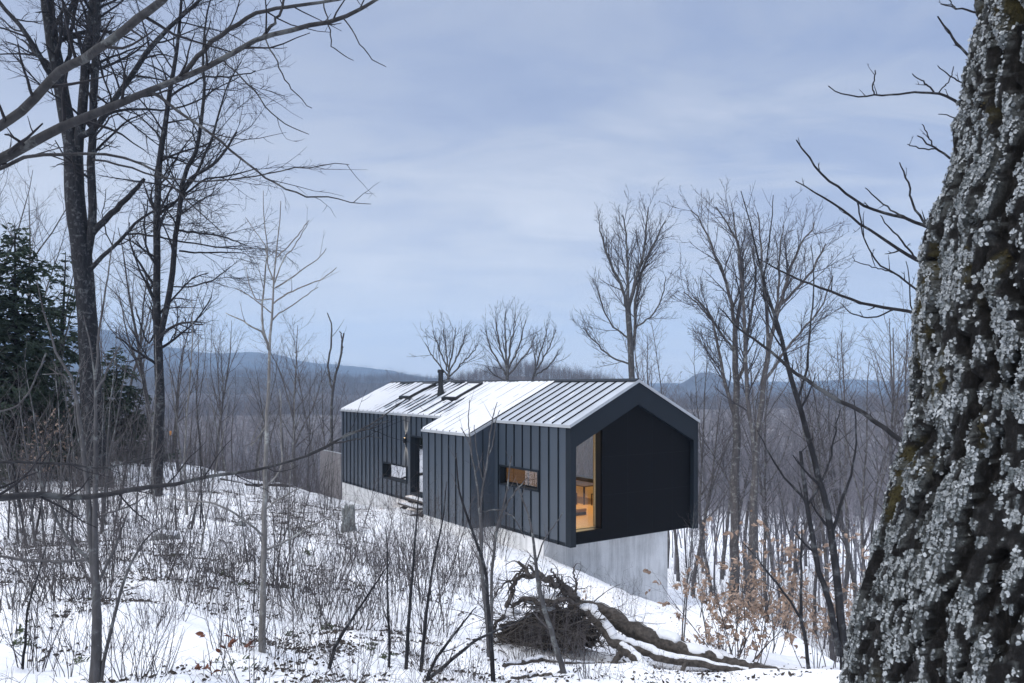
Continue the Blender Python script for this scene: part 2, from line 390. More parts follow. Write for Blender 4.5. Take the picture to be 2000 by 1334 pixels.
# ------------------------------------------------------------------ the cabin
cabin = empty('cabin', HO, HA)
tag(cabin, 'dark slate metal clad gabled cabin with snowy roof on a concrete foundation', 'house')
def wall_x(name, mt, x0, x1, y0, y1, z0, z1, holes, parent):     # a wall across x0..x1 running along y, with openings (y0,y1,z0,z1)
    ys = sorted({y0, y1, *[h[0] for h in holes], *[h[1] for h in holes]}); zs = sorted({z0, z1, *[h[2] for h in holes], *[h[3] for h in holes]})
    V = {}; vs = []; fs = []
    def vid(x, y, z):
        k = (round(x, 4), round(y, 4), round(z, 4))
        if k not in V: V[k] = len(vs); vs.append(k)
        return V[k]
    solid = lambda i, j: 0 <= i < len(ys) - 1 and 0 <= j < len(zs) - 1 and not any(h[0] <= ys[i] and ys[i + 1] <= h[1] and h[2] <= zs[j] and zs[j + 1] <= h[3] for h in holes)
    for i in range(len(ys) - 1):
        for j in range(len(zs) - 1):
            if not solid(i, j): continue
            a, b, c, d = ys[i], ys[i + 1], zs[j], zs[j + 1]
            fs.append((vid(x0, a, c), vid(x0, a, d), vid(x0, b, d), vid(x0, b, c))); fs.append((vid(x1, a, c), vid(x1, b, c), vid(x1, b, d), vid(x1, a, d)))
            if not solid(i - 1, j): fs.append((vid(x0, a, c), vid(x1, a, c), vid(x1, a, d), vid(x0, a, d)))
            if not solid(i + 1, j): fs.append((vid(x0, b, c), vid(x0, b, d), vid(x1, b, d), vid(x1, b, c)))
            if not solid(i, j - 1): fs.append((vid(x0, a, c), vid(x0, b, c), vid(x1, b, c), vid(x1, a, c)))
            if not solid(i, j + 1): fs.append((vid(x0, a, d), vid(x1, a, d), vid(x1, b, d), vid(x0, b, d)))
    m = MB(); m.v = vs; m.f = fs
    return m.build(name, mt, parent)
# openings on the long left wall: (y0,y1,z0,z1)
DOOR = (9.2, 11.1, .42, 2.86); SLOT = (11.55, 14.02, .80, 1.47); LOW = (1.70, 3.98, 1.60, 2.21)
RWIN = (3.6, 7.2, 1.15, 3.2)
wall = wall_x('side_wall', M['siding'], 0, .22, .25, HL, 0, HE - .02, [DOOR, SLOT, LOW], cabin)
seams = MB()
def rib(m, x, y, z0, z1): m.box(x - .030, x, y - .019, y + .019, z0, z1)
k = 0
for y in np.arange(.62, HL - .1, .5):
    segs = [(0.0, HE - .03)]
    for h in (DOOR, SLOT, LOW):
        if h[0] - .06 < y < h[1] + .06: segs = [(0.0, h[2] - .06), (h[3] + .06, HE - .03)]
    if 4.4 < y < 8.12: continue
    for a, b in segs:
        if b - a > .05: rib(seams, -.001, y, a, b)
seams.build('seam', M['seam'], wall)
# right side wall, back wall
wall_x('side_wall', M['siding'], HW - .22, HW, .25, HL, 0, HE - .02, [RWIN], cabin)
g = MB(); g.prism([(.22, 0), (HW - .22, 0), (HW - .22, HE - .1), (HW / 2, HR - .2), (.22, HE - .1)], HL - .22, HL - .002); g.build('back_wall', M['siding'], cabin)
# bump-out (mudroom)
BX, B0, B1 = -.98, 4.4, 8.12
zE = HE + BX * SL
b = MB(); b.box(BX, BX + .18, B0, B1, 0, zE - .02)
b.prism([(BX + .18, 0), (-.001, 0), (-.001, HE - .03), (BX + .18, zE + .07)], B0, B0 + .18)
b.prism([(BX + .18, 0), (-.001, 0), (-.001, HE - .03), (BX + .18, zE + .07)], B1 - .18, B1)
bo = b.build('entry_bay', M['siding'], cabin)
sm = MB()
for y in np.arange(B0 + .02, B1, .53): rib(sm, BX - .001, min(y, B1 - .014) + .0, 0, zE - .03)
for x in (-.5,): sm.box(x - .013, x + .013, B0 - .028, B0 - .001, 0, HE + x * SL - .06)
sm.build('seam', M['seam'], bo)
# gable frame, recessed panel
def gz_out(x): return HE + SL * min(x, HW - x)
FT = .76; J = .22
g = MB(); xs = [0, J, HW / 2, HW - J, HW]
g.prism([(0, 0), (J, 0), (J, gz_out(J) - FT), (J, gz_out(J)), (0, HE)], 0, .25)
g.prism([(HW, 0), (HW, HE), (HW - J, gz_out(J)), (HW - J, gz_out(J) - FT), (HW - J, 0)], 0, .25)
g.prism([(J, gz_out(J) - FT), (HW / 2, HR - FT), (HW / 2, HR), (J, gz_out(J))], 0, .25)
g.prism([(HW / 2, HR - FT), (HW - J, gz_out(J) - FT), (HW - J, gz_out(J)), (HW / 2, HR)], 0, .25)
g.build('gable_frame', M['trim'], cabin)
XW = 1.44; PB, PT = .17, .25
g = MB()
g.prism([(XW, .05), (HW - J, .05), (HW - J, gz_out(J) - FT + .1), (HW / 2, HR - FT + .1), (XW, gz_out(XW) - FT + .1)], PB, PT)
g.box(J, XW, PB, PT, .05, .42)
pan = g.build('gable_panel', M['panel'], cabin)
pj = MB()
for x in (2.55, 3.7, 4.65): pj.box(x - .004, x + .004, PB - .003, PB - .0005, .06, gz_out(x) - FT - .01)
for z in (1.5, 2.75): pj.box(XW + .02, HW - J - .01, PB - .003, PB - .0007, z - .004, z + .004)
pj.build('panel_joint', M['seam'], pan)
# gable window: deep reveal, frame and pane
g = MB(); top = lambda x: gz_out(x) - FT
g.box(XW, XW + .05, PT + .002, .62, .36, top(XW) + .12); g.box(J, XW, PT + .002, .62, .34, .418)
g.prism([(J, top(J) + .02), (XW, top(XW) + .02), (XW, top(XW) + .1), (J, top(J) + .1)], PT + .002, .62)
wf = g.build('gable_window', M['frame'], cabin)
g = MB(); g.box(XW - .05, XW - .002, .50, .56, .42, top(XW) - .01); g.box(J, XW - .05, .50, .56, .42, .45)
g.prism([(J, top(J) - .05), (XW - .05, top(XW - .05) - .05), (XW - .05, top(XW - .05) + .018), (J, top(J) + .018)], .50, .56)
g.build('sash', M['wood_in'], wf)
g = MB(); g.prism([(J, .45), (XW - .05, .45), (XW - .05, top(XW - .05) - .05), (J, top(J) - .05)], .525, .533); g.build('pane', M['glass_clear'], wf)
# windows and door of the long wall
def slot(name, h, deep, pane, mull=None):
    y0, y1, z0, z1 = h; m = MB(); t = .05
    m.box(-.05, .24, y0 - t, y0 + .012, z0 - t, z1 + t); m.box(-.05, .24, y1 - .012, y1 + t, z0 - t, z1 + t)
    m.box(-.05, .24, y0 + .012, y1 - .012, z0 - t, z0 + .012); m.box(-.05, .24, y0 + .012, y1 - .012, z1 - .012, z1 + t)
    o = m.build(name, M['trim'], cabin)
    m = MB(); m.box(deep + .006, deep + .04, y0 + .012, y0 + .06, z0 + .012, z1 - .012); m.box(deep + .006, deep + .04, y1 - .06, y1 - .012, z0 + .012, z1 - .012)
    m.box(deep + .006, deep + .04, y0 + .06, y1 - .06, z0 + .012, z0 + .06); m.box(deep + .006, deep + .04, y0 + .06, y1 - .06, z1 - .06, z1 - .012)
    if mull: m.box(deep + .006, deep + .04, mull - .025, mull + .025, z0 + .06, z1 - .06)
    m.build('sash', M['frame'], o)
    m = MB(); m.box(deep, deep + .005, y0 + .013, y1 - .013, z0 + .013, z1 - .013); m.build('pane', pane, o)
    return o
slot('window', SLOT, .17, M['glass']); slot('window', LOW, .17, M['glass_low'], 2.55)
dr = slot('door', DOOR, .17, M['glass'])
m = MB(); m.obox((.1, 9.4, 1.3), (.1, 9.4, 1.7), .03, .03, (1, 0, 0)); m.build('handle', M['frame'], dr)
# wall lamp by the door, lit up and down
m = MB(); m.box(-.13, -.03, 11.57, 11.69, 2.55, 2.77); lampo = m.build('wall_lamp', M['flue'], cabin)
m = MB(); m.box(-.10, -.06, 11.61, 11.65, 2.771, 2.774); m.build('bulb', M['lamp'], lampo); m = MB(); m.box(-.10, -.06, 11.61, 11.65, 2.546, 2.549); m.build('bulb', M['lamp'], lampo)
# roof
def zr(x): return HE + SL * min(x, HW - x)
def slope_slab(m, x0, x1, y0, y1, t, up):       # a slab lying on the roof plane between x0..x1 (one side)
    a, c = (x0, zr(x0) + up), (x1, zr(x1) + up)
    m.prism([a, c, (c[0], c[1] + t), (a[0], a[1] + t)], y0, y1)
m = MB()
slope_slab(m, -.04, HW / 2, -.02, HL + .03, .06, .0); slope_slab(m, HW / 2, HW + .04, -.02, HL + .03, .06, .0)
slope_slab(m, BX - .04, -.04, B0 - .02, B1 + .02, .06, .0)
roof = m.build('roof', M['roof'], cabin)
m = MB()                                         # drip edges
for x0, x1, y0, y1 in ((-.06, HW / 2 + .0, -.05, -.021),):
    a, c = (x0, zr(x0) - .02), (x1, zr(x1) - .02); m.prism([a, c, (c[0], c[1] + .10), (a[0], a[1] + .10)], y0, y1)
    a, c = (HW / 2, zr(HW / 2) - .02), (HW + .06, zr(HW + .06) - .02); m.prism([a, c, (c[0], c[1] + .10), (a[0], a[1] + .10)], y0, y1)
m.prism([(BX - .06, zr(BX - .06) - .02), (-.0, zr(0) - .02), (0, zr(0) + .08), (BX - .06, zr(BX - .06) + .08)], B0 - .05, B0 - .021)
for y0, y1, x in ((-.05, B0 - .05, -.045), (B1 + .03, HL + .05, -.045), (B0 - .05, B1 + .03, BX - .045)):
    m.box(x - .02, x, y0, y1, zr(x) - .03, zr(x) + .055)
m.build('drip_edge', M['rim'], roof)
m = MB()                                         # ridge cap
m.prism([(HW / 2 - .16, zr(HW / 2 - .16) + .085), (HW / 2, HR + .085), (HW / 2, HR + .11), (HW / 2 - .16, zr(HW / 2 - .16) + .11)], -.03, HL + .04)
m.prism([(HW / 2, HR + .085), (HW / 2 + .16, zr(HW / 2 - .16) + .085), (HW / 2 + .16, zr(HW / 2 - .16) + .11), (HW / 2, HR + .11)], -.03, HL + .04)
m.build('ridge_cap', M['trim'], roof)
m = MB()
for y in np.arange(.42, HL, .5):
    x0 = BX - .03 if B0 < y < B1 else -.03
    m.prism([(x0, zr(x0) + .059), (HW / 2 - .13, zr(HW / 2 - .13) + .059), (HW / 2 - .13, zr(HW / 2 - .13) + .105), (x0, zr(x0) + .105)], y - .014, y + .014)
    m.prism([(HW / 2 + .13, zr(HW / 2 - .13) + .059), (HW + .03, zr(HW + .03) + .059), (HW + .03, zr(HW + .03) + .105), (HW / 2 + .13, zr(HW / 2 - .13) + .105)], y - .014, y + .014)
m.build('seam', M['seam'], roof)
# two skylights and the flue
SKY = [(9.3, 10.5, 1.15, 2.55), (13.6, 14.8, 1.15, 2.55)]
for y0, y1, x0, x1 in SKY:
    m = MB(); slope_slab(m, x0, x1, y0, y0 + .07, .16, .06); slope_slab(m, x0, x1, y1 - .07, y1, .16, .06); slope_slab(m, x0, x0 + .07, y0 + .07, y1 - .07, .16, .06); slope_slab(m, x1 - .07, x1, y0 + .07, y1 - .07, .16, .06)
    o = m.build('skylight', M['flue'], roof)
    m = MB(); slope_slab(m, x0 + .07, x1 - .07, y0 + .07, y1 - .07, .02, .16); m.build('pane', M['snow'], o)
FX, FY = 1.75, 11.65
m = MB(); z0 = zr(FX) - .1; m.cyl((FX, FY), .19, z0, z0 + .42, 20, .13); m.cyl((FX, FY), .115, z0 + .42, z0 + 1.12, 20); m.cyl((FX, FY), .155, z0 + 1.12, z0 + 1.24, 20); m.cyl((FX, FY), .12, z0 + 1.24, z0 + 1.27, 20)
m.build('chimney_pipe', M['flue'], roof)
# snow blanket on the roof: a sheet whose height over the metal varies; bare below the skylights and flue and on the last bays
ny, nx = 420, 130
Y, S = np.meshgrid(np.linspace(B0 + .02, HL + .0, ny), np.linspace(0, 1, nx), indexing='ij')
lowx = np.where((Y < B1), BX - .03, -.03); X = lowx + (HW / 2 - .12 - lowx) * S
q = np.stack([X.ravel(), Y.ravel(), 0 * X.ravel()], 1)
h = .052 + .020 * (fbm(q * np.array([.9, 2.2, 1]), 4, 3).reshape(X.shape) - .5) * 2
h += .014 * (fbm(q * np.array([2.5, 9, 1]), 3, 8).reshape(X.shape) - .5)
melt = np.zeros_like(X)
def streak(yc, w, xt, xb, s):
    global melt
    wob = (fbm(np.stack([X.ravel() * 2.2, Y.ravel() * .6, 0 * X.ravel() + yc], 1), 3, 77).reshape(X.shape) - .5) * .9
    mk = np.exp(-(((Y - yc - wob) / w) ** 2)) * sstep(xb - .3, xb + .5, X) * (1 - sstep(xt - .15, xt + .15, X))
    melt = np.maximum(melt, mk * s)
for y0, y1, x0, x1 in SKY: streak(y0 + .15, .30, x0, .0, 1.0); streak(y1 - .1, .22, x0 + .1, .1, .9)
streak(FY - .05, .4, FX + .1, .1, 1.0); streak(12.7, .35, 1.6, .3, .8); streak(8.9, .3, 1.4, .1, .8)
top = sstep(.6, 1.0, S) * sstep(8.6, 11, Y)
melt = np.maximum(melt, top * (.55 * sstep(.40, .62, fbm(np.stack([X.ravel() * .7, Y.ravel() * 1.2, 0 * X.ravel()], 1), 3, 55).reshape(X.shape))))
seamd = np.abs(((Y - .42 + .25) % .5) - .25)
h -= .020 * np.exp(-(seamd / .05) ** 2) * (.3 + top)
h -= .11 * melt
h = np.where(S < .004, -.01, h); h[0, :] = -.01
Zr = HE + SL * X + .06 + h
V = np.stack([X.ravel(), Y.ravel(), Zr.ravel()], 1)
i = np.arange(ny - 1)[:, None] * nx; j = np.arange(nx - 1)[None, :]
qd = np.stack([i + j, i + nx + j, i + nx + j + 1, i + j + 1], -1).reshape(-1, 4)[:, ::-1]
cv = Y[:-1, :-1].ravel() * 0
gap = np.array([(Y[a, 0] < B1 <= Y[a + 1, 0]) for a in range(ny - 1)])
qd = qd.reshape(ny - 1, nx - 1, 4)[~gap].reshape(-1, 4)
obj('snow', mesh_np('roof_snow', V, qd), M['snow'], roof)
for y, x, s in ((1.2, .12, .10), (2.2, 1.75, .10), (3.0, 2.2, .06)):
    m = MB(); slope_slab(m, x, x + s * 2.2, y, y + s, .018, .0605); m.build('snow', M['snow'], roof, .008)
# foundation
m = MB(); FB = 1.45
m.box(.03, HW - .03, FB, FB + .25, -4.6, -.003); m.box(.03, .28, FB + .25, HL - .03, -4.0, -.003); m.box(HW - .28, HW - .03, FB + .25, HL - .03, -4.6, -.003); m.box(.28, HW - .28, HL - .28, HL - .03, -4.6, -.003)
m.box(BX + .03, .029, B0 + .03, B1 - .03, -3.0, -.003)
m.build('foundation', M['concrete'], cabin)
m = MB(); m.box(.0, HW, .26, HL - .25, .002, .12); m.build('floor_slab', M['trim'], cabin)
# interior
m = MB(); m.box(.23, HW - .23, .62, 14.0, .12, .40); m.build('floor', M['floor'], cabin)
m = MB(); m.prism([(.24, HE - .35), (HW / 2, HR - .35), (HW / 2, HR - .30), (.24, HE - .30)], .64, 14.0); m.prism([(HW / 2, HR - .35), (HW - .24, HE - .35), (HW - .24, HE - .30), (HW / 2, HR - .30)], .64, 14.0); m.build('ceiling', M['wood_in'], cabin)
wall_x('lining', M['wood_in'], HW - .26, HW - .225, .64, 14.0, .40, HE - .35, [RWIN], cabin)
m = MB(); y0, y1, z0, z1 = RWIN
m.box(HW - .34, HW - .02, y0 - .09, y0 + .06, z0 - .09, z1 + .09); m.box(HW - .34, HW - .02, y1 - .06, y1 + .09, z0 - .09, z1 + .09); m.box(HW - .34, HW - .02, y0 + .06, y1 - .06, z0 - .09, z0 + .06); m.box(HW - .34, HW - .02, y0 + .06, y1 - .06, z1 - .06, z1 + .09); m.box(HW - .3, HW - .1, 5.0, 5.1, z0 + .06, z1 - .06)
rw = m.build('window', M['frame'], cabin); m = MB(); m.box(HW - .12, HW - .11, y0 + .06, y1 - .06, z0 + .06, z1 - .06); m.build('pane', M['glass_clear'], rw)
m = MB(); m.box(.24, HW - .27, 8.6, 8.72, .40, HE - .5); m.build('partition', M['wood_in'], cabin)
# lamps inside
for nm, X, Yv, Z, e in (('ceiling_lamp', 3.6, 4.2, 3.75, 300), ('ceiling_lamp', 1.6, 2.2, 3.3, 80)):
    p = house(X, Yv, Z); m = MB(); m.cyl((0, 0), .16, -.02, .10, 20, .06); m.cyl((0, 0), .008, .10, .9, 6)
    o = m.build(nm, M['flue'], None); o.location = p
    tag(o, ('black cone pendant lamp over the table inside the cabin', 'black cone pendant lamp just inside the gable window')[X < 3], 'lamp')
    m = MB(); m.cyl((0, 0), .07, -.05, -.021, 16); m.build('bulb', M['lamp'], o)
    L = bpy.data.lights.new('lamp_light', 'POINT'); L.energy = e; L.color = (1, .75, .42); L.shadow_soft_size = .08
    lo = link(bpy.data.objects.new('lamp_light', L)); lo.location = (p[0], p[1], p[2] - .14)
for z, rx in ((2.80, math.pi), (2.52, 0)):
    L = bpy.data.lights.new('sconce_light', 'SPOT'); L.energy = 190; L.color = (1, .72, .5); L.spot_size = R(62); L.spot_blend = .8; L.shadow_soft_size = .02
    lo = link(bpy.data.objects.new('sconce_light', L)); p = house(-.09, 11.63, z); lo.location = p; lo.rotation_euler = (rx, 0, 0)
# furniture seen through the gable window
def table(X, Y, rz):
    t = empty('dining_table', house(X, Y, .40), HA + rz); tag(t, 'dark wooden dining table under the window inside the cabin', 'table')
    m = MB(); m.box(-.45, .45, -.9, .9, .70, .74); m.build('tabletop', M['furn'], t, .006)
    for x in (-.38, .38):
        for y in (-.82, .82):
            m = MB(); m.box(x - .03, x + .03, y - .03, y + .03, 0, .699); m.build('leg', M['furn'], t)
def chair(X, Y, rz, label):
    t = empty('chair', house(X, Y, .40), HA + rz); tag(t, label, 'chair', 'chairs inside the cabin')
    m = MB(); m.box(-.21, .21, -.21, .21, .43, .46); m.build('seat', M['furn'], t, .008)
    m = MB(); m.box(-.20, .20, .20, .225, .62, .70); m.box(-.20, .20, .20, .225, .80, .90); m.box(-.2, -.17, .2, .225, .46, .62); m.box(.17, .2, .2, .225, .46, .62); m.box(-.2, -.17, .2, .225, .70, .80); m.box(.17, .2, .2, .225, .7, .8); m.build('backrest', M['furn'], t)
    for x in (-.19, .19):
        for y in (-.19, .19):
            m = MB(); m.box(x - .018, x + .018, y - .018, y + .018, 0, .429); m.build('leg', M['furn'], t)
table(4.55, 5.2, 0)
chair(3.75, 4.75, R(90), 'dark slat back chair at the near end of the indoor table'); chair(3.75, 5.6, R(90), 'dark slat back chair beside the far end of the indoor table'); chair(4.5, 3.9, R(180), 'dark slat back chair facing down the table from its head')
t = empty('daybed', house(2.2, 3.0, .40), HA); tag(t, 'low tan covered daybed on the floor just inside the gable window', 'bed')
# low upholstered bench
m = MB(); m.box(-.5, .6, -.4, .8, .0, .10); m.build('base', M['furn'], t); m = MB(); m.box(-.52, .62, -.42, .82, .101, .24); m.build('mattress', M['throw'], t, .05)
# slatted screen at the far end, and its rail
sc = empty('slatted_fence', house(0, HL + .06, 0), HA); tag(sc, 'weathered vertical slat screen beyond the back corner of the cabin', 'fence')
m = MB()
for y in np.arange(.02, 3.2, .105): m.box(.0, .03, y, y + .085, -2.2, 1.47 + .0 * y)
m.build('slat_panel', M['deck'], sc); m = MB(); m.box(-.012, .045, 0, 3.2, 1.472, 1.51); m.build('top_rail', M['rim'], sc)
for z in (1.1, -.6): m = MB(); m.box(.032, .10, .0, 3.2, z, z + .1); m.build('cross_rail', M['deck'], sc)
for y in (.05, 1.6, 3.1): m = MB(); m.box(.102, .19, y, y + .09, -2.4, 1.4); m.build('post', M['deck'], sc)
sc = empty('deck_railing', house(1.2, HL + .06, 0), HA); tag(sc, 'dark railing with thin balusters just above the slat screen', 'railing')
m = MB(); m.box(0, .04, 0, 3.6, 1.78, 1.83); m.build('top_rail', M['frame'], sc); m = MB()
for y in np.arange(.1, 3.6, .14): m.box(.01, .03, y, y + .02, .5, 1.779)
m.build('baluster', M['frame'], sc)
m = MB(); m.box(-.1, 4.0, 0, 3.6, .3, .499); m.build('deck', M['deck'], sc)
# wooden steps below the door
st = empty('wooden_steps', house(-.05, 9.9, 0), HA); tag(st, 'small dark wooden steps with snow on their treads below the door', 'steps')
for k in range(3):
    z = .28 - .22 * k; x1 = -.02 - .34 * k; m = MB(); m.box(x1 - .36, x1, -.9, 1.0, z - .06, z); tr = m.build('tread', M['plank'], st)
    m = MB(); m.box(x1 - .345, x1 - .02, -.88, .98, z + .001, z + .05); m.build('snow', M['snow'], tr, .02)
for y in (-.86, .9): m = MB(); m.obox((-.05, y, .1), (-1.15, y, -.62), .05, .2); m.build('stringer', M['plank'], st)
# ------------------------------------------------------------------ branching
def nrm(a): return a / np.maximum(np.linalg.norm(a, axis=-1, keepdims=True), 1e-9)
class Tubes:
    def __init__(s): s.g = {}
    def add(s, pts, rad):                    # (m,n,3), (m,n)
        pts = np.asarray(pts, float); rad = np.asarray(rad, float)
        if pts.ndim == 2: pts = pts[None]; rad = rad[None]
        if len(pts): s.g.setdefault(pts.shape[1], []).append((pts, rad))
    def mesh(s, name, sides):
        Vs, Qs, off = [], [], 0
        for n, lst in s.g.items():
            p = np.concatenate([a for a, _ in lst]); r = np.concatenate([b for _, b in lst]); m = len(p)
            t = np.empty_like(p); t[:, 1:-1] = p[:, 2:] - p[:, :-2]; t[:, 0] = p[:, 1] - p[:, 0]; t[:, -1] = p[:, -1] - p[:, -2]; t = nrm(t)
            av = nrm(p[:, -1] - p[:, 0]); ref = np.where(np.abs(av[:, :1]) < .6, [[1., 0, 0]], [[0, 1., .2]])[:, None, :]
            u = nrm(np.cross(t, np.broadcast_to(ref, t.shape))); v = np.cross(t, u)
            a = np.arange(sides) * 2 * math.pi / sides
            ring = p[:, :, None] + r[:, :, None, None] * (np.cos(a)[None, None, :, None] * u[:, :, None] + np.sin(a)[None, None, :, None] * v[:, :, None])
            Vs.append(ring.reshape(-1, 3))
            i = (np.arange(m)[:, None, None] * n + np.arange(n - 1)[None, :, None]) * sides; k = np.arange(sides)[None, None, :]; k2 = (k + 1) % sides
            Qs.append(off + np.stack([i + k, i + k2, i + sides + k2, i + sides + k], -1).reshape(-1, 4)); off += m * n * sides
        if not Vs: return mesh_np(name, np.zeros((0, 3)))
        return mesh_np(name, np.concatenate(Vs), np.concatenate(Qs))
def grow(start, d, L, r0, n, jit, up, rg, tip=.3, side=0):
    m = len(start); p = np.empty((m, n, 3)); p[:, 0] = start; d = nrm(d); st = (L / (n - 1))[:, None]
    for s in range(1, n):
        d = nrm(d + rg.normal(0, jit, (m, 3)) + np.array([0, 0, up]) / (n - 1))
        p[:, s] = p[:, s - 1] + d * st
    f = np.linspace(0, 1, n)[None]
    return p, r0[:, None] * (1 - (1 - tip) * f)
def spawn(p, rad, rg, k=None, gap=None, t0=.2, t1=1., ang=45, asd=10, Lr=.5, Labs=None, taper=.5, rr=.6, rmin=.002, flat=1.0, kmax=60):
    m, n = p.shape[:2]; seg = np.linalg.norm(np.diff(p, axis=1), axis=2).sum(1)
    cnt = np.full(m, k) if k is not None else np.clip((seg * (t1 - t0) / gap), 1, kmax).astype(int)
    idx = np.repeat(np.arange(m), cnt); within = np.concatenate([np.arange(c) for c in cnt]) if len(cnt) else np.zeros(0)
    t = t0 + (t1 - t0) * (within + rg.random(len(idx))) / cnt[idx]
    f = np.clip(t * (n - 1), 0, n - 1.001); i = f.astype(int); w = (f - i)[:, None]
    pos = p[idx, i] * (1 - w) + p[idx, i + 1] * w; T = nrm(p[idx, i + 1] - p[idx, i])
    lr = rad[idx, i] * (1 - w[:, 0]) + rad[idx, i + 1] * w[:, 0]
    rv = rg.normal(size=T.shape); rv[:, 2] *= flat; U = nrm(rv - (rv * T).sum(1, keepdims=True) * T)
    a = np.radians(rg.normal(ang, asd, len(t)))[:, None]
    d = np.cos(a) * T + np.sin(a) * U
    L = (seg[idx] * Lr if Labs is None else np.full(len(t), Labs)) * (1 - taper * t) * rg.uniform(.65, 1.25, len(t))
    return pos, d, L, np.maximum(np.minimum(lr * rr, lr * .95), rmin)
def resample(pts, n, rad=None, wob=0, rg=None):
    pts = np.asarray(pts, float); c = np.concatenate([[0], np.cumsum(np.linalg.norm(np.diff(pts, axis=0), axis=1))]); c /= c[-1]
    # Catmull-Rom through the given points
    t = np.linspace(0, 1, n); k = np.clip(np.searchsorted(c, t, 'right') - 1, 0, len(pts) - 2)
    u = ((t - c[k]) / np.maximum(c[k + 1] - c[k], 1e-9))[:, None]
    p0 = pts[np.maximum(k - 1, 0)]; p1 = pts[k]; p2 = pts[k + 1]; p3 = pts[np.minimum(k + 2, len(pts) - 1)]
    q = .5 * (2 * p1 + (p2 - p0) * u + (2 * p0 - 5 * p1 + 4 * p2 - p3) * u ** 2 + (3 * p1 - p0 - 3 * p2 + p3) * u ** 3)
    q = .6 * q + .4 * (p1 + (p2 - p1) * u)
    if wob: 
        w = rg.normal(0, wob, q.shape); w[0] = 0; q = q + w
    r = None if rad is None else np.interp(t, np.linspace(0, 1, len(rad)), rad)
    return q, r
def pix(line, d, w, n=14, wob=0, rg=None, dd=None):        # a limb seen at pixels (u,v), at depth d (or d0..d1), widths in px
    d0, d1 = (d if isinstance(d, tuple) else (d, d)); m = len(line); ds = np.linspace(d0, d1, m)
    if dd is not None: ds = ds + np.sin(np.linspace(0, 2.2, m)) * dd
    pts = np.array([P(u, v, x) for (u, v), x in zip(line, ds)])
    dm = (d0 + d1) / 2; rad = [x / F * dm / 2 for x in w]
    return resample(pts, n, rad, wob, rg)

def crown(tubes_p, tubes_r, specs, rg, keep=None):
    """levels of branches grown on the given stems; returns list of (pts, rad)"""
    out = []; p, r = tubes_p, tubes_r
    for s in specs:
        s = dict(s); n = s.pop('n', 5); jit = s.pop('jit', .12); up = s.pop('up', .1); tip = s.pop('tip', .35); both = s.pop('both', False)
        if isinstance(p, list):
            st = [spawn(a, b, rg, **s) for a, b in zip(p, r)]; st = [np.concatenate([x[i] for x in st]) for i in range(4)]
        else: st = spawn(p, r, rg, **s)
        q, qr = grow(*st, n, jit, up, rg, tip)
        out.append((q, qr)); p, r = q, qr
    return out

MESH = {}
def finish_tree(root, stems, levels, mtrunk, mtwig, trunk_levels=1, sides=(8, 3)):
    tr = Tubes(); cr = Tubes()
    for a, b in stems: tr.add(a, b)
    for i, (a, b) in enumerate(levels): (tr if i < trunk_levels else cr).add(a, b)
    o1 = obj('trunk', tr.mesh('trunk', sides[0]), mtrunk, root); o2 = obj('crown', cr.mesh('crown', sides[1]), mtwig, root)
    return root

def proto_tree(seed, H, r, forks=True, spread=1., nl=14, dens=1., fine=True, bare_to=.35, upw=.5, lean=.03):
    """one free-standing winter tree of height H; stems + levels in local coordinates"""
    rg = np.random.default_rng(seed)
    d = np.array([[rg.normal(0, lean), rg.normal(0, lean), 1.]])
    p, rad = grow(np.array([[0, 0, -.3]]), d, np.array([H * .92]), np.array([r]), 16, .045, .1, rg, .12)
    stems = [(p, rad)]
    if forks:
        k = int(rg.integers(2, 4))
        pos, dd, L, r0 = spawn(p, rad, rg, k=k, t0=bare_to + .02, t1=bare_to + .3, ang=20, asd=5, Lr=.62, taper=.25, rr=.75)
        q, qr = grow(pos, dd, L, r0, 12, .06, .35, rg, .12); stems.append((q, qr))
    P0 = [a for a, _ in stems]; R0 = [b for _, b in stems]
    sp = [dict(k=int(nl * 1.3), t0=bare_to, t1=.98, ang=46, asd=9, Lr=.27 * spread, taper=.5, rr=.42, n=8, jit=.09, up=upw, rmin=.010),
          dict(gap=.30 / dens, t0=.2, t1=1, ang=42, asd=10, Lr=.42, taper=.45, rr=.5, n=6, jit=.11, up=upw * .6, rmin=.0075)]
    if fine:
        sp.append(dict(gap=.20 / dens, t0=.1, t1=1, ang=40, asd=12, Lr=.5, taper=.4, rr=.65, n=4, jit=.11, up=.2, rmin=.006))
        sp.append(dict(gap=.18 / dens, t0=.2, t1=1, ang=38, asd=12, Lr=.55, taper=.3, rr=.8, n=3, jit=.1, up=.1, rmin=.0052))
    lv = crown(P0, R0, sp, rg)
    return stems, lv

GROUPS = {}
def reg(o, key): GROUPS.setdefault(key, []).append(o)
ORD = 'first second third fourth fifth sixth seventh eighth ninth tenth eleventh twelfth thirteenth fourteenth fifteenth sixteenth seventeenth eighteenth nineteenth twentieth'.split()
def ordinal(i):
    return ORD[i] if i < 20 else ('twenty-' if i < 30 else 'thirty-' if i < 40 else 'forty-') + ORD[i % 10 - 1] if i % 10 else {20: 'twenty-first', 30: 'thirtieth', 40: 'fortieth'}.get(i, ORD[min(i, 19)])
def ordinal(i):
    i += 1
    if i <= 20: return ORD[i - 1]
    t = {2: 'twent', 3: 'thirt', 4: 'fort', 5: 'fift'}[i // 10]
    return t + ('ieth' if i % 10 == 0 else 'y-' + ORD[i % 10 - 1])
def copy_tree(o, loc, rz, s=1.0):
    c = o.copy(); COL.objects.link(c); c.location = loc; c.rotation_euler = (0, 0, rz); c.scale = (s, s, s)
    for ch in o.children:
        d = ch.copy(); COL.objects.link(d); d.parent = c
    return c
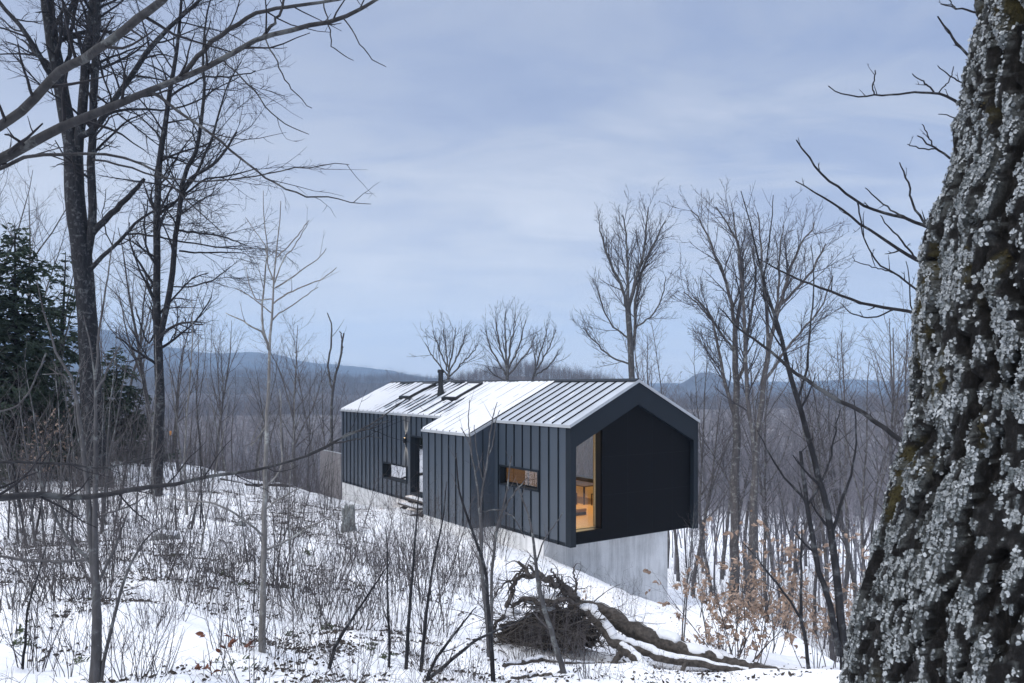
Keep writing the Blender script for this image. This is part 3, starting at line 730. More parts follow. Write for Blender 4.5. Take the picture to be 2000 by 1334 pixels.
class Kinds:                                   # templates: the first use moves the template itself, later uses copy it
    def __init__(s): s.t = []; s.used = set()
    def put(s, i, loc, rz, sc=1.0):
        o = s.t[i % len(s.t)]; i = i % len(s.t)
        if i in s.used: return copy_tree(o, loc, rz, sc)
        s.used.add(i); o.location = loc; o.rotation_euler = (0, 0, rz); o.scale = (sc, sc, sc); return o
def leaves_mesh(name, pos, d, size, rg, asp=.45, curl=.25):       # folded leaf blades (two triangles pairs) at pos along d
    m = len(pos); d = nrm(d); a = nrm(np.cross(d, rg.normal(size=(m, 3)))); c = np.cross(d, a)
    s = (size * rg.uniform(.6, 1.3, m))[:, None]
    mid = pos + d * s * .5 + c * s * curl * rg.uniform(-.6, .6, (m, 1)); tip = pos + d * s - c * s * curl * .5
    w = a * s * asp * .5; up = c * s * .10
    V = np.stack([pos, pos * .7 + mid * .3 + w * .8 + up, mid + w + up, mid * .5 + tip * .5 + w * .6 + up, tip, mid * .5 + tip * .5 - w * .6 + up, mid - w + up, pos * .7 + mid * .3 - w * .8 + up, mid], 1).reshape(-1, 3); b = np.arange(m)[:, None] * 9
    T = np.concatenate([b + np.array([[k, (k + 1) % 8, 8]]) for k in range(8)])
    return mesh_np(name, V, None, T, False)
# ------------------------------------------------------------------ the big mossy trunk beside the lens
def mossy_trunk():
    rg = np.random.default_rng(5)
    left = [(1935, -330), (1905, 0), (1890, 100), (1878, 180), (1868, 270), (1852, 330), (1828, 380), (1815, 430), (1803, 510), (1790, 590), (1778, 690), (1757, 790), (1733, 870), (1712, 930), (1697, 1000), (1676, 1080), (1655, 1160), (1640, 1230), (1630, 1334), (1600, 1500), (1540, 1750)]
    lu, lv = np.array(left, float).T; lu = lu + np.interp(lv, [0, 250, 420, 600, 700, 900, 1200, 1334], [0, 6, 0, 4, 12, 40, 36, 26])
    D = 2.25
    zz = (HY - lv) / F * D; o = np.argsort(zz)
    ns, nh = 420, 900
    zs = np.linspace(-1.80, 3.2, nh); t = (zs + 1.8) / 5.0
    rad = np.interp(zs, [-1.8, -1.2, -.6, 0, .6, 1.4, 3.2], [.80, .66, .58, .52, .475, .44, .40])
    # the tangent of the silhouette fixes the axis at each height
    ul = np.interp(zs, zz[o], lu[o]); phi = np.arctan((ul - 1000) / F)
    cx = (D * np.tan(phi)) + rad / np.cos(phi)
    A = np.linspace(0, 2 * math.pi, ns, endpoint=False)
    Zg, Ag = np.meshgrid(zs, A, indexing='ij'); Rg = np.repeat(rad[:, None], ns, 1)
    q = np.stack([np.cos(Ag).ravel() * 1.0, np.sin(Ag).ravel() * 1.0, Zg.ravel()], 1)
    lean = np.stack([0 * q[:, 0], 0 * q[:, 0], q[:, 2]], 1)
    tw = q + np.stack([.25 * np.sin(q[:, 2] * 2.2), .2 * np.cos(q[:, 2] * 1.7), 0 * q[:, 2]], 1)
    wp = np.stack([fbm(q * 3.1 + 7, 3, 201) - .5, fbm(q * 3.1 + 31, 3, 203) - .5, fbm(q * 2.3 + 57, 3, 205) - .5], 1); wf = np.stack([fbm(q * 11 + 7, 2, 207) - .5, fbm(q * 11 + 31, 2, 209) - .5, 0 * q[:, 0]], 1)
    tw = np.stack([.80 * tw[:, 0] - .60 * tw[:, 1], .60 * tw[:, 0] + .80 * tw[:, 1], tw[:, 2] + .35 * tw[:, 0] + .2 * tw[:, 1]], 1) + wp * np.array([.22, .22, .9]) + wf * .06
    rid = np.abs(fbm(tw * np.array([7.5, 7.5, .70]), 4, 61) - .5) * 2            # furrows
    rid2 = np.abs(fbm(tw * np.array([15, 15, 2.2]), 3, 67) - .5) * 2
    plate = fbm(q * np.array([9, 9, 5.]), 4, 71); fine = fbm(q * 34, 3, 81)
    groove = sstep(.02, .26, rid)
    big = fbm(q * np.array([1.6, 1.6, 1.0]), 3, 91) - .5
    disp = -.060 * (1 - groove) + .026 * rid2 + .010 * (plate - .5) + .012 * (fine - .5) + .06 * big
    lm = fbm(q * np.array([3.2, 3.2, 2.2]), 4, 101); lf = fbm(q * 15, 4, 111)
    lf2 = fbm(q * np.array([34, 34, 26]), 3, 113); sc_ = lf * .22 + lf2 * .52 + lm * .16 + .20 * groove + .16 * rid2; fm_ = np.cos(Ag.ravel()) < .6; th_ = np.quantile(sc_[fm_], .66); lich = sstep(th_ - .012, th_ + .03, sc_)
    moss = .8 * sstep(.64, .73, fbm(q * np.array([5, 5, 3.2]), 4, 121)) * (1 - .6 * lich)
    disp = disp + .004 * lich * lf
    rr = Rg.ravel() + disp
    x = np.repeat(cx, ns) + rr * np.cos(Ag.ravel()); y = D + rr * np.sin(Ag.ravel())
    V = np.stack([x, y, Zg.ravel()], 1)
    i = np.arange(nh - 1)[:, None] * ns; j = np.arange(ns)[None]; k = (j + 1) % ns
    me = mesh_np('mossy_trunk', V, np.stack([i + j, i + k, i + ns + k, i + ns + j], -1).reshape(-1, 4))
    attr(me, 'lichen', lich * .42); attr(me, 'moss', moss)
    bx = np.array([cx[0], D, -1.7])
    root = empty('mossy_tree', bx); tag(root, 'huge tree trunk crusted with pale lichen and moss filling the side of the view', 'tree')
    V0 = V.copy()
    me.vertices.foreach_set('co', (V - bx).astype(np.float32).ravel()); me.update()
    tr = obj('trunk', me, M['mossy'], root)
    # lichen rosettes: little ruffled fans standing on the bark
    N = np.cross(np.roll(V0.reshape(nh, ns, 3), -1, 1) - np.roll(V0.reshape(nh, ns, 3), 1, 1), np.gradient(V0.reshape(nh, ns, 3), axis=0)).reshape(-1, 3); N = nrm(N)
    face = (np.cos(Ag.ravel()) < .75) & (np.sin(Ag.ravel()) < .62) & (Zg.ravel() > -1.2) & (Zg.ravel() < 1.6)
    def fans(name, mk, n, s0, s1, mt, lift):
        w = np.where(face, mk, 0) ** 1.5; idx = rg.choice(len(w), n, p=w / w.sum())
        p = V0[idx] - bx + N[idx] * lift; nv = nrm(N[idx] + rg.normal(0, .45, (n, 3)))
        a = nrm(np.cross(nv, rg.normal(size=(n, 3)))); b = np.cross(nv, a); s = rg.uniform(s0, s1, n) * rg.uniform(.6, 1, n)
        K = 6; ang = np.arange(K) * 2 * math.pi / K
        ring = p[:, None] + s[:, None, None] * (np.cos(ang)[None, :, None] * a[:, None] + np.sin(ang)[None, :, None] * b[:, None]) * rg.uniform(.55, 1.25, (n, K, 1)) + nv[:, None] * (s[:, None, None] * rg.uniform(-.25, .6, (n, K, 1)))
        VV = np.concatenate([p[:, None], ring], 1).reshape(-1, 3); c = np.arange(n)[:, None] * (K + 1)
        T = np.stack([np.concatenate([c, c + 1 + m_, c + 1 + (m_ + 1) % K], 1) for m_ in range(K)], 1).reshape(-1, 3)
        o = obj(name, mesh_np(name, VV, None, T, False), mt, tr); o['kind'] = 'stuff'
    fans('lichen', lich ** 2, 46000, .0026, .0082, M['lichen'], .003)
    fans('grey_lichen', lich ** 2 * sstep(.4, .6, fbm(q * 4, 3, 131)), 24000, .0024, .0070, M['lichen2'], .002)
    fans('moss', moss, 9000, .002, .006, M['moss'], .002)
    # limbs higher up, out of the frame
    st = [resample([(cx[-1], D, 3.0), (cx[-1] + .3, D + .3, 5), (cx[-1] + .2, D + .8, 8), (cx[-1] + .6, D + 1, 12)], 12, [.40, .3, .2, .06]), resample([(cx[-1], D, 3.0), (cx[-1] + 1.2, D - .2, 4.6), (cx[-1] + 2.6, D - .3, 8)], 10, [.3, .2, .06])]
    t = Tubes()
    for a, b in st: t.add(a - bx, b)
    obj('limb', t.mesh('limb', 12), M['bark_dark'], root)
mossy_trunk()

# ------------------------------------------------------------------ trees drawn limb by limb
def hand_tree(name, label, d, limbs, mtr, mtw, specs, seed, part_limbs=False, group=None, tl=0, sides=(9, 4), base=None, cat='tree', wob=.02):
    """limbs: dicts of line (pixels), w (widths px), optional d, n; levels of twigs grow on all of them"""
    rg = np.random.default_rng(seed); st = []
    for l in limbs:
        st.append(pix(l['l'], l.get('d', d), l['w'], l.get('n', 14), wob if l.get('wob', 1) else 0, rg, l.get('dd', None)))
    if base is None:                      # carry the trunk down into the ground
        p, r = st[0]; b = p[0]; g = gz(b[0], b[1]) - .15
        if b[2] > g:
            ext = np.array([[b[0], b[1], g], b * .5 + np.array([b[0], b[1], g]) * .5])
            q, qr = resample(np.vstack([ext, p]), len(p) + 6, np.concatenate([[r[0] * 1.25, r[0] * 1.08], r])); st[0] = (q, qr)
        base = np.array([st[0][0][0][0], st[0][0][0][1], gz(st[0][0][0][0], st[0][0][0][1])])
    root = empty(name, base); tag(root, label, cat, group)
    st = [(a - base, b) for a, b in st]
    grow_on = [(a[None], b[None]) for (a, b), l in zip(st, limbs) if not l.get('bare')]
    lv = crown([a for a, _ in grow_on], [b for _, b in grow_on], specs, rg) if specs else []
    if part_limbs:
        for i, (a, b) in enumerate(st):
            t = Tubes(); t.add(a, b); obj('trunk' if i == 0 else 'limb', t.mesh('limb', sides[0]), mtr, root)
    else:
        t = Tubes()
        for a, b in st: t.add(a, b)
        for a, b in lv[:tl]: t.add(a, b)
        obj('trunk', t.mesh('trunk', sides[0]), mtr, root)
    if lv:
        t = Tubes()
        for a, b in lv[tl:]: t.add(a, b)
        obj('crown', t.mesh('crown', sides[1]), mtw, root)
    return root
L = lambda l, w, **k: dict(l=l, w=w, **k)
dense = [dict(gap=.50, t0=.22, t1=1, ang=48, asd=14, Labs=3.4, taper=.35, rr=.42, n=9, jit=.11, up=.0, rmin=.012, flat=.8),
         dict(gap=.30, t0=.12, t1=1, ang=42, asd=12, Lr=.45, taper=.35, rr=.55, n=7, jit=.12, up=.0, rmin=.0085, flat=.6),
         dict(gap=.22, t0=.15, t1=1, ang=40, asd=12, Lr=.55, taper=.3, rr=.65, n=5, jit=.12, up=.0, rmin=.0066, flat=.7),
         dict(gap=.22, t0=.2, t1=1, ang=38, asd=12, Lr=.6, taper=.3, rr=.8, n=3, jit=.12, up=.1, rmin=.0056, flat=.7)]
# the stout dark tree
hand_tree('maple_tree', 'stout dark forked trunk with a broken stub, tallest tree on the snowy bank', 29, [
    L([(186, 955), (182, 860), (178, 760), (170, 620), (166, 560), (160, 500), (152, 440), (146, 380), (143, 290)], [56, 42, 38, 36, 34, 36, 36, 35, 33], n=24, bare=1),
    L([(143, 300), (128, 220), (115, 150), (103, 80), (92, 0), (80, -120), (75, -260), (60, -380)], [30, 26, 24, 22, 21, 16, 10, 4], n=20),
    L([(152, 300), (160, 220), (168, 120), (176, 60), (182, 0), (190, -100), (205, -220), (210, -320)], [19, 17, 16, 15, 13, 10, 6, 3], n=18),
    L([(168, 530), (176, 480), (181, 430), (180, 380), (179, 330), (180, 260), (185, 180), (189, 90), (190, 0), (196, -150), (200, -280)], [12, 15, 15, 14, 14, 14, 13, 12, 11, 7, 3], n=20),
    L([(180, 456), (195, 440), (210, 425), (240, 395), (284, 350)], [13, 12, 11, 9, 6], bare=1),
    L([(152, 268), (175, 258), (192, 245), (206, 222), (225, 190), (245, 165), (262, 140), (280, 110), (310, 75), (345, 40), (380, 10), (430, -40)], [13, 12, 11, 10, 10, 9, 9, 8, 7, 6, 5, 3], dd=-1.2),
    L([(206, 226), (225, 218), (260, 213), (320, 215), (370, 205), (420, 175), (470, 150)], [5, 5, 4, 3.5, 3, 2.5, 1.5], dd=1),
    L([(120, 172), (98, 148), (80, 115), (60, 80), (30, 40), (0, 5), (-50, -60)], [11, 10, 9, 8, 7, 6, 4], dd=-1),
    L([(178, 525), (195, 505), (215, 488), (235, 470), (270, 430), (302, 412), (345, 392), (380, 388)], [9, 8, 7, 6, 5, 4, 3, 2], dd=-1),
    L([(245, 458), (280, 457), (330, 468), (380, 475), (420, 483), (490, 486)], [4, 4, 3.5, 3, 2.5, 1.5], dd=-1),
    L([(128, 70), (130, 40), (140, 10), (160, -40), (190, -110)], [9, 8, 7, 6, 3]), L([(120, 150), (135, 110), (140, 60), (150, 0), (165, -60)], [9, 8, 7, 6, 4], dd=.8)],
    M['bark_dark'], M['bark_twig'], dense, 21, sides=(12, 4), wob=.015)
# slim twin stems
hand_tree('maple_tree', 'slim dark twin-stemmed tree with drooping twigs, right of the stout forked trunk', 28, [
    L([(306, 960), (310, 860), (312, 780), (311, 700), (308, 640), (306, 560), (306, 470), (308, 380), (312, 300), (322, 240), (330, 190), (345, 120), (352, 40), (360, -60), (372, -150)], [19, 17, 17, 16, 14, 13, 13, 12, 11, 9, 8, 6, 5, 3, 2], n=26),
    L([(312, 665), (322, 610), (335, 550), (342, 470), (350, 420), (355, 360), (364, 330), (380, 300), (392, 250), (400, 180), (396, 120), (402, 40), (420, -40)], [12, 11, 11, 10, 9, 9, 8, 7, 6, 5, 4, 3, 2], n=22),
    L([(352, 375), (375, 345), (410, 325), (440, 295), (462, 258)], [7, 6.5, 6, 5, 3], dd=-.7), L([(309, 420), (330, 405), (360, 380), (400, 350), (440, 345), (500, 330)], [6, 5, 4, 3.5, 3, 2], dd=.7),
    L([(348, 450), (380, 455), (430, 460), (480, 480)], [5, 4, 3, 2], dd=.9), L([(355, 380), (390, 330), (420, 250), (440, 180), (470, 120)], [6, 5, 4, 3, 2], dd=-.6),
    L([(330, 190), (360, 170), (400, 150), (450, 150), (500, 140)], [5, 4, 3.5, 3, 2], dd=.5), L([(350, 490), (375, 494), (420, 493), (480, 495)], [4, 3.5, 3, 1.5], dd=.5), L([(308, 640), (290, 670), (275, 640), (265, 600)], [4, 3.5, 3, 2]), L([(340, 560), (370, 560), (420, 545), (450, 520)], [3, 3, 2.5, 1.5], dd=.8)],
    M['bark_dark'], M['bark_twig'], [dict(dense[0], Labs=3.0, gap=.45)] + dense[1:], 22, wob=.015)
# the tree standing outside the frame whose limbs reach across the sky
lite = [dict(gap=.20, t0=.25, t1=1, ang=48, asd=14, Labs=.46, taper=.3, rr=.45, n=6, jit=.12, up=.2, rmin=.0022, flat=.7),
        dict(gap=.16, t0=.3, t1=1, ang=45, asd=12, Labs=.11, taper=.3, rr=.7, n=4, jit=.12, up=.3, rmin=.0016)]
hand_tree('maple_tree', 'stout bare limbs reaching in from outside the frame across sky and cabin roof', 4.5, [
    L([(-700, 1500), (-690, 1000), (-680, 600), (-640, 300), (-600, -100), (-560, -500), (-500, -900)], [110, 90, 80, 66, 50, 40, 20], bare=1, n=18),
    L([(-660, 560), (-450, 500), (-250, 440), (-120, 375), (0, 312), (60, 280), (120, 248), (165, 230), (220, 208), (280, 182), (330, 162), (390, 138), (440, 112), (500, 78), (520, 70), (560, 62), (600, 50), (640, 44), (680, 30), (735, 0), (800, -50)], [40, 36, 30, 28, 26, 24, 24, 22, 20, 20, 18, 17, 15, 12, 11, 10, 9, 9, 8, 6, 3], n=44, wob=0),
    L([(510, 76), (522, 60), (535, 45), (547, 25), (556, 0), (565, -40)], [6, 6, 5, 5, 4, 3]),
    L([(345, 156), (365, 135), (385, 112), (430, 70), (485, 32), (540, 16), (600, 10), (650, 0), (720, -10)], [9, 9, 8.5, 8, 7, 6.5, 6, 5, 3], n=22),
    L([(518, 74), (528, 95), (545, 130), (555, 155), (580, 185), (610, 212)], [3, 3, 2.6, 2.4, 2, 1.4], bare=1), L([(436, 118), (470, 148), (500, 183), (530, 223), (560, 243), (604, 264)], [3, 3, 2.6, 2.4, 2, 1.3]), L([(668, 34), (690, 62), (710, 95), (730, 118), (755, 131)], [2.8, 2.5, 2.2, 2, 1.2], bare=1), L([(632, 6), (640, 40), (645, 75), (650, 92), (690, 119)], [3, 2.6, 2.4, 2.2, 1.2], bare=1),
    L([(-640, 200), (-400, 320), (-150, 335), (0, 246), (51, 210), (102, 153), (126, 132), (165, 115), (186, 99), (228, 72), (261, 42), (291, 21), (318, 0), (370, -60), (420, -120)], [34, 30, 26, 21, 20, 19, 19, 19, 18, 17, 16, 15, 14, 11, 6], d=(4.4, 3.0), n=34, wob=0),
    L([(-650, 420), (-300, 390), (-60, 350), (0, 330), (30, 315), (60, 303), (125, 302), (175, 300), (225, 303), (262, 315), (310, 335), (345, 372), (385, 410), (430, 450)], [20, 16, 11, 9, 9, 8.5, 8, 7.5, 7, 6, 5, 4, 3, 1.6], d=5.2, n=30, wob=0),
    L([(180, 312), (215, 315), (250, 325), (300, 343), (400, 355), (500, 345), (560, 330), (600, 328), (640, 320), (682, 320)], [4, 4, 3.5, 3.4, 3, 2.8, 2.6, 2.4, 2, 1.2], d=5.2, n=20),
    L([(292, 178), (318, 195), (345, 215), (390, 245), (450, 292), (515, 345), (570, 375), (610, 384), (645, 386), (690, 397), (726, 397)], [7, 6, 5.5, 5, 4.6, 4.2, 3.6, 3.2, 2.8, 2, 1.2], n=24),
    L([(-690, 1050), (-400, 1000), (-150, 985), (0, 973), (44, 968), (88, 966), (140, 973), (210, 966), (280, 952), (350, 945), (402, 931), (490, 920), (560, 903), (623, 882), (665, 857), (711, 837), (758, 806), (809, 768), (840, 754), (880, 738)], [26, 22, 17, 14, 14, 13, 13, 12, 12, 10, 9, 7.5, 6.5, 5.5, 4.6, 4, 3.4, 2.8, 2.2, 1.4], d=(4.2, 6.0), n=40, wob=0),
    L([(650, 866), (690, 858), (730, 852), (745, 858)], [3, 2.4, 2, 1.4], d=5.4), L([(585, 895), (640, 870), (680, 845), (715, 838), (760, 820)], [4, 3.4, 3, 2.5, 1.5], d=5.4),
    L([(-300, 930), (-100, 905), (0, 903), (60, 902), (120, 905), (190, 915), (250, 905), (300, 893)], [9, 8, 6, 5.5, 5, 4.6, 3.6, 2], d=(4.2, 5), n=18)],
    M['bark_mid'], M['bark_twig'], lite, 23, part_limbs=True, sides=(12, 4), wob=.004)
# saplings in front
sapsp = [dict(gap=.30, t0=.3, t1=1, ang=42, asd=12, Labs=.38, taper=.3, rr=.5, n=6, jit=.08, up=.35, rmin=.0022), dict(gap=.2, t0=.2, t1=1, ang=42, asd=10, Labs=.13, taper=.3, rr=.7, n=4, jit=.1, up=.25, rmin=.0017)]
hand_tree('sapling', 'tall pale sapling with upswept branches standing left of the cabin', 8.5, [
    L([(511, 1345), (513, 1200), (516, 1060), (517, 960), (520, 850), (524, 760), (526, 690), (531, 640), (534, 590), (535, 540), (540, 490), (546, 440), (549, 392)], [17, 14, 12, 11, 10, 8.5, 8, 6.5, 5.5, 4.5, 3.2, 2.4, 1.4], n=26, bare=1),
    L([(526, 685), (520, 665), (510, 646), (495, 640), (470, 625), (440, 612)], [5, 4.5, 3.5, 3, 2.4, 1.4], dd=-.3), L([(526, 678), (514, 650), (512, 600), (518, 540), (522, 480), (516, 430), (514, 372)], [4.5, 4.2, 3.6, 3, 2.4, 1.8, 1.2], dd=.3),
    L([(533, 625), (545, 612), (570, 598), (600, 575), (622, 560)], [3, 2.8, 2.4, 2, 1.3], dd=.3), L([(535, 592), (555, 577), (600, 556), (630, 545), (657, 523)], [3.2, 3, 2.6, 2, 1.3], dd=-.3), L([(538, 562), (565, 545), (600, 520), (622, 505), (638, 486)], [3.2, 3, 2.4, 2, 1.3], dd=.3),
    L([(541, 503), (565, 480), (585, 455), (604, 430)], [2.6, 2.4, 2, 1.2]), L([(537, 552), (550, 515), (575, 480), (600, 437)], [2.8, 2.4, 2, 1.2]), L([(536, 555), (524, 520), (517, 480), (490, 440), (480, 425)], [2.8, 2.4, 2, 1.6, 1.2]), L([(534, 585), (500, 584), (485, 550), (480, 520)], [2.6, 2.4, 2, 1.2]), L([(533, 612), (515, 600), (490, 580), (462, 562)], [2.6, 2.4, 2, 1.2]),
    L([(514, 1046), (495, 1030), (460, 1004), (444, 994), (412, 981), (367, 978), (336, 974)], [5, 4.4, 4, 3.8, 3.2, 2.8, 1.6], dd=-.5), L([(518, 1075), (540, 1066), (567, 1052), (600, 1032), (626, 1018), (668, 996)], [5, 4.4, 4, 3.4, 2.8, 1.4], dd=.5), L([(520, 994), (543, 976), (576, 958), (592, 951)], [4, 3.4, 2.6, 1.4]),
    L([(517, 950), (540, 930), (552, 900), (548, 860), (550, 800), (545, 760)], [4, 3.6, 3.2, 2.8, 2.2, 1.4], dd=.4), L([(521, 830), (500, 860), (490, 872), (500, 840), (512, 820)], [3, 2.6, 2.4, 2, 1.2], dd=.4)],
    M['bark_pale'], M['twig_grey'], sapsp, 24, wob=.004, cat='sapling')
hand_tree('sapling', 'grey double-stemmed sapling rising before the stout forked trunk', 6.5, [
    L([(187, 1345), (188, 1250), (189, 1180), (187, 1100), (185, 1040), (186, 973), (186, 920), (187, 850), (187, 760), (186, 731), (180, 700), (174, 670), (168, 645), (163, 615)], [21, 19, 18, 14, 12, 11, 10, 9.5, 8.5, 6.5, 5, 4, 3, 1.6], n=28, bare=1),
    L([(189, 1190), (182, 1110), (176, 1040), (174, 973), (168, 920), (160, 850), (150, 780), (144, 749), (125, 715), (111, 695), (99, 650), (84, 608), (72, 548)], [13, 12, 11, 11, 10, 9, 8, 7, 6, 5, 4, 3, 1.6], n=24, bare=1),
    L([(186, 742), (190, 700), (195, 640), (207, 560), (216, 500), (224, 452)], [6, 5, 4.2, 3.4, 2.6, 1.4]), L([(187, 765), (205, 735), (215, 712), (222, 698), (237, 674)], [5, 4.4, 3.6, 3, 1.6]), L([(150, 790), (140, 760), (128, 735), (110, 730), (84, 730)], [4, 3.4, 3, 2.4, 1.4]), L([(165, 890), (150, 840), (146, 790), (150, 740), (165, 690)], [4, 3.6, 3, 2.4, 1.4]),
    L([(194, 1137), (202, 1116), (220, 1079), (237, 1036), (250, 1000)], [6, 5.5, 5, 4, 2]), L([(188, 1115), (172, 1092), (150, 1072), (120, 1034), (100, 985), (80, 945), (70, 915)], [7, 6.5, 6, 5.5, 5, 4, 2]), L([(188, 1080), (175, 1092), (112, 1096), (62, 1095), (0, 1086), (-60, 1070)], [5, 5, 5, 5, 5, 4], bare=1),
    L([(194, 1345), (205, 1280), (222, 1210), (240, 1140), (262, 1088), (290, 1045), (322, 1028)], [8, 7, 6.5, 6, 5, 4, 2]), L([(191, 1010), (215, 1000), (250, 990), (290, 965)], [4, 3.6, 3, 1.6]), L([(90, 690), (60, 760), (30, 795), (-30, 810)], [3, 3.2, 3.4, 3.4])],
    M['bark_grey'], M['twig_grey'], sapsp, 25, wob=.003, cat='sapling')
hand_tree('sapling', 'slender dark double-stemmed sapling standing just before the mossy trunk', 11, [
    L([(1650, 1290), (1642, 1212), (1625, 1045), (1612, 980), (1601, 935), (1582, 870), (1557, 780), (1522, 650), (1490, 540), (1462, 425), (1447, 372)], [17, 15, 14, 12, 11, 10, 9, 7, 5, 3, 1.6], n=24),
    L([(1625, 1050), (1634, 1010), (1650, 960), (1662, 930), (1672, 860), (1668, 780)], [7, 6, 5, 4, 3, 1.6]), L([(1640, 1280), (1620, 1180), (1600, 1118), (1585, 1040), (1577, 990), (1570, 940), (1563, 880)], [13, 12, 11, 10, 9, 8, 6], n=18),
    L([(1577, 985), (1556, 960), (1530, 930), (1500, 880), (1480, 840)], [5, 4.4, 3.8, 3, 1.6]), L([(1578, 985), (1600, 950), (1620, 905), (1630, 850), (1640, 800)], [5, 4.4, 3.8, 3, 1.6]),
    L([(1582, 1330), (1575, 1270), (1566, 1205), (1564, 1130), (1565, 1081), (1566, 1020)], [8, 7, 6.5, 5, 4, 2]), L([(1568, 1215), (1540, 1170), (1510, 1130), (1475, 1085), (1450, 1060)], [5, 4.4, 4, 3, 1.6]), L([(1557, 785), (1575, 720), (1582, 640), (1590, 570), (1585, 480)], [5, 4.4, 3.6, 2.6, 1.4]), L([(1522, 655), (1500, 600), (1490, 560), (1505, 450), (1510, 380)], [4, 3.4, 3, 2.2, 1.3])],
    M['bark_dark'], M['bark_twig'], [dict(sapsp[0], Labs=.7, gap=.5), dict(sapsp[1], Labs=.22, gap=.3)], 26, wob=.006, cat='sapling')
# the young tree hidden behind the mossy trunk, whose branches show left of it
hand_tree('young_maple', 'young tree mostly hidden behind the mossy trunk, budded branches showing beside it', 5, [
    L([(1830, 1340), (1850, 900), (1880, 600), (1920, 300), (1975, 0), (2010, -300), (2040, -600)], [46, 42, 38, 34, 28, 22, 10], n=18, bare=1),
    L([(1930, 235), (1900, 215), (1875, 202), (1830, 182), (1777, 181), (1740, 184), (1710, 186), (1687, 189), (1650, 184), (1627, 176), (1618, 169)], [7, 6, 5.5, 5, 4.4, 4, 3.8, 3.4, 3, 2.4, 2], n=22),
    L([(1710, 186), (1704, 172), (1708, 154), (1710, 137)], [3, 2.6, 2.4, 2]), L([(1824, 180), (1812, 166), (1800, 157), (1783, 145)], [3.4, 3, 2.6, 1.8]), L([(1832, 182), (1845, 168), (1860, 145), (1862, 130)], [2.6, 2.4, 2.2, 1.6]),
    L([(1950, 150), (1890, 107), (1856, 67), (1831, 31)], [6, 5, 4.4, 2.6]), L([(1965, 60), (1905, 24), (1864, 15), (1837, 9)], [5, 4.4, 3.4, 2.2]), L([(1868, 17), (1858, 6), (1852, -8)], [2.6, 2.2, 1.6]), L([(1920, 190), (1875, 160), (1850, 145), (1830, 128)], [4, 3, 2.6, 1.6]), L([(1935, 270), (1870, 234), (1850, 225), (1832, 222)], [4, 3, 2.4, 1.6]),
    L([(1930, 360), (1865, 315), (1826, 289), (1792, 264)], [6, 5, 4.2, 2.2]), L([(1826, 290), (1812, 292), (1800, 290), (1772, 281)], [3, 2.6, 2.4, 1.6]), L([(1822, 287), (1818, 275), (1810, 260), (1802, 243)], [3, 2.6, 2.2, 1.6]),
    L([(1910, 500), (1860, 462), (1815, 444), (1789, 435), (1755, 422), (1702, 410), (1676, 395), (1639, 367), (1610, 347), (1582, 311), (1556, 273)], [9, 8, 7, 6.5, 6, 5.4, 5, 4.6, 4.2, 3.6, 2.4], n=22), L([(1815, 445), (1807, 438), (1781, 397), (1775, 363), (1757, 317)], [5, 4.6, 4, 3.4, 2]), L([(1789, 435), (1745, 412), (1715, 392), (1690, 367)], [4, 3.6, 3, 1.8]), L([(1675, 396), (1680, 425), (1684, 455), (1700, 490), (1710, 520)], [3, 2.8, 2.4, 2, 1.4]),
    L([(1905, 570), (1850, 535), (1777, 500), (1732, 472), (1676, 433), (1627, 397), (1597, 378), (1553, 353)], [9, 8, 7, 6, 5, 4.4, 3.6, 2.2], n=20), L([(1790, 505), (1760, 470), (1735, 440), (1720, 420)], [4, 3.6, 3, 1.8]),
    L([(1885, 640), (1830, 622), (1786, 612), (1745, 604), (1681, 591), (1625, 570), (1569, 550), (1550, 540), (1515, 525), (1480, 503)], [8, 7, 6.4, 6, 5.4, 5, 4.4, 4, 3.4, 2], n=22, d=(5, 6)), L([(1745, 605), (1715, 618), (1690, 620), (1660, 612), (1640, 590)], [3.4, 3, 2.8, 2.4, 1.4], d=5.3),
    L([(1850, 910), (1790, 880), (1741, 846), (1700, 816), (1644, 786), (1587, 750), (1550, 726), (1510, 690), (1470, 660), (1440, 640), (1405, 600)], [11, 10, 9, 8.4, 8, 7.4, 7, 6, 5, 4, 2], n=24, d=(5, 6.5)),
    L([(1880, 620), (1790, 565), (1745, 531), (1715, 516), (1692, 475), (1685, 445)], [6, 5, 4, 3.6, 3, 1.6]), L([(1870, 700), (1810, 660), (1780, 600), (1775, 540), (1768, 510)], [4, 3.4, 3, 2.4, 1.4]), L([(1745, 533), (1700, 520), (1668, 510)], [2.6, 2.2, 1.4])],
    M['bark_dark'], M['bark_twig'], [dict(gap=.22, t0=.25, t1=1, ang=48, asd=12, Labs=.11, taper=.3, rr=.6, n=4, jit=.12, up=.35, rmin=.0028), dict(gap=.07, t0=.5, t1=1, ang=45, asd=10, Labs=.03, taper=.2, rr=1, n=3, jit=.1, up=.3, rmin=.0026)], 27, part_limbs=True, wob=.003)
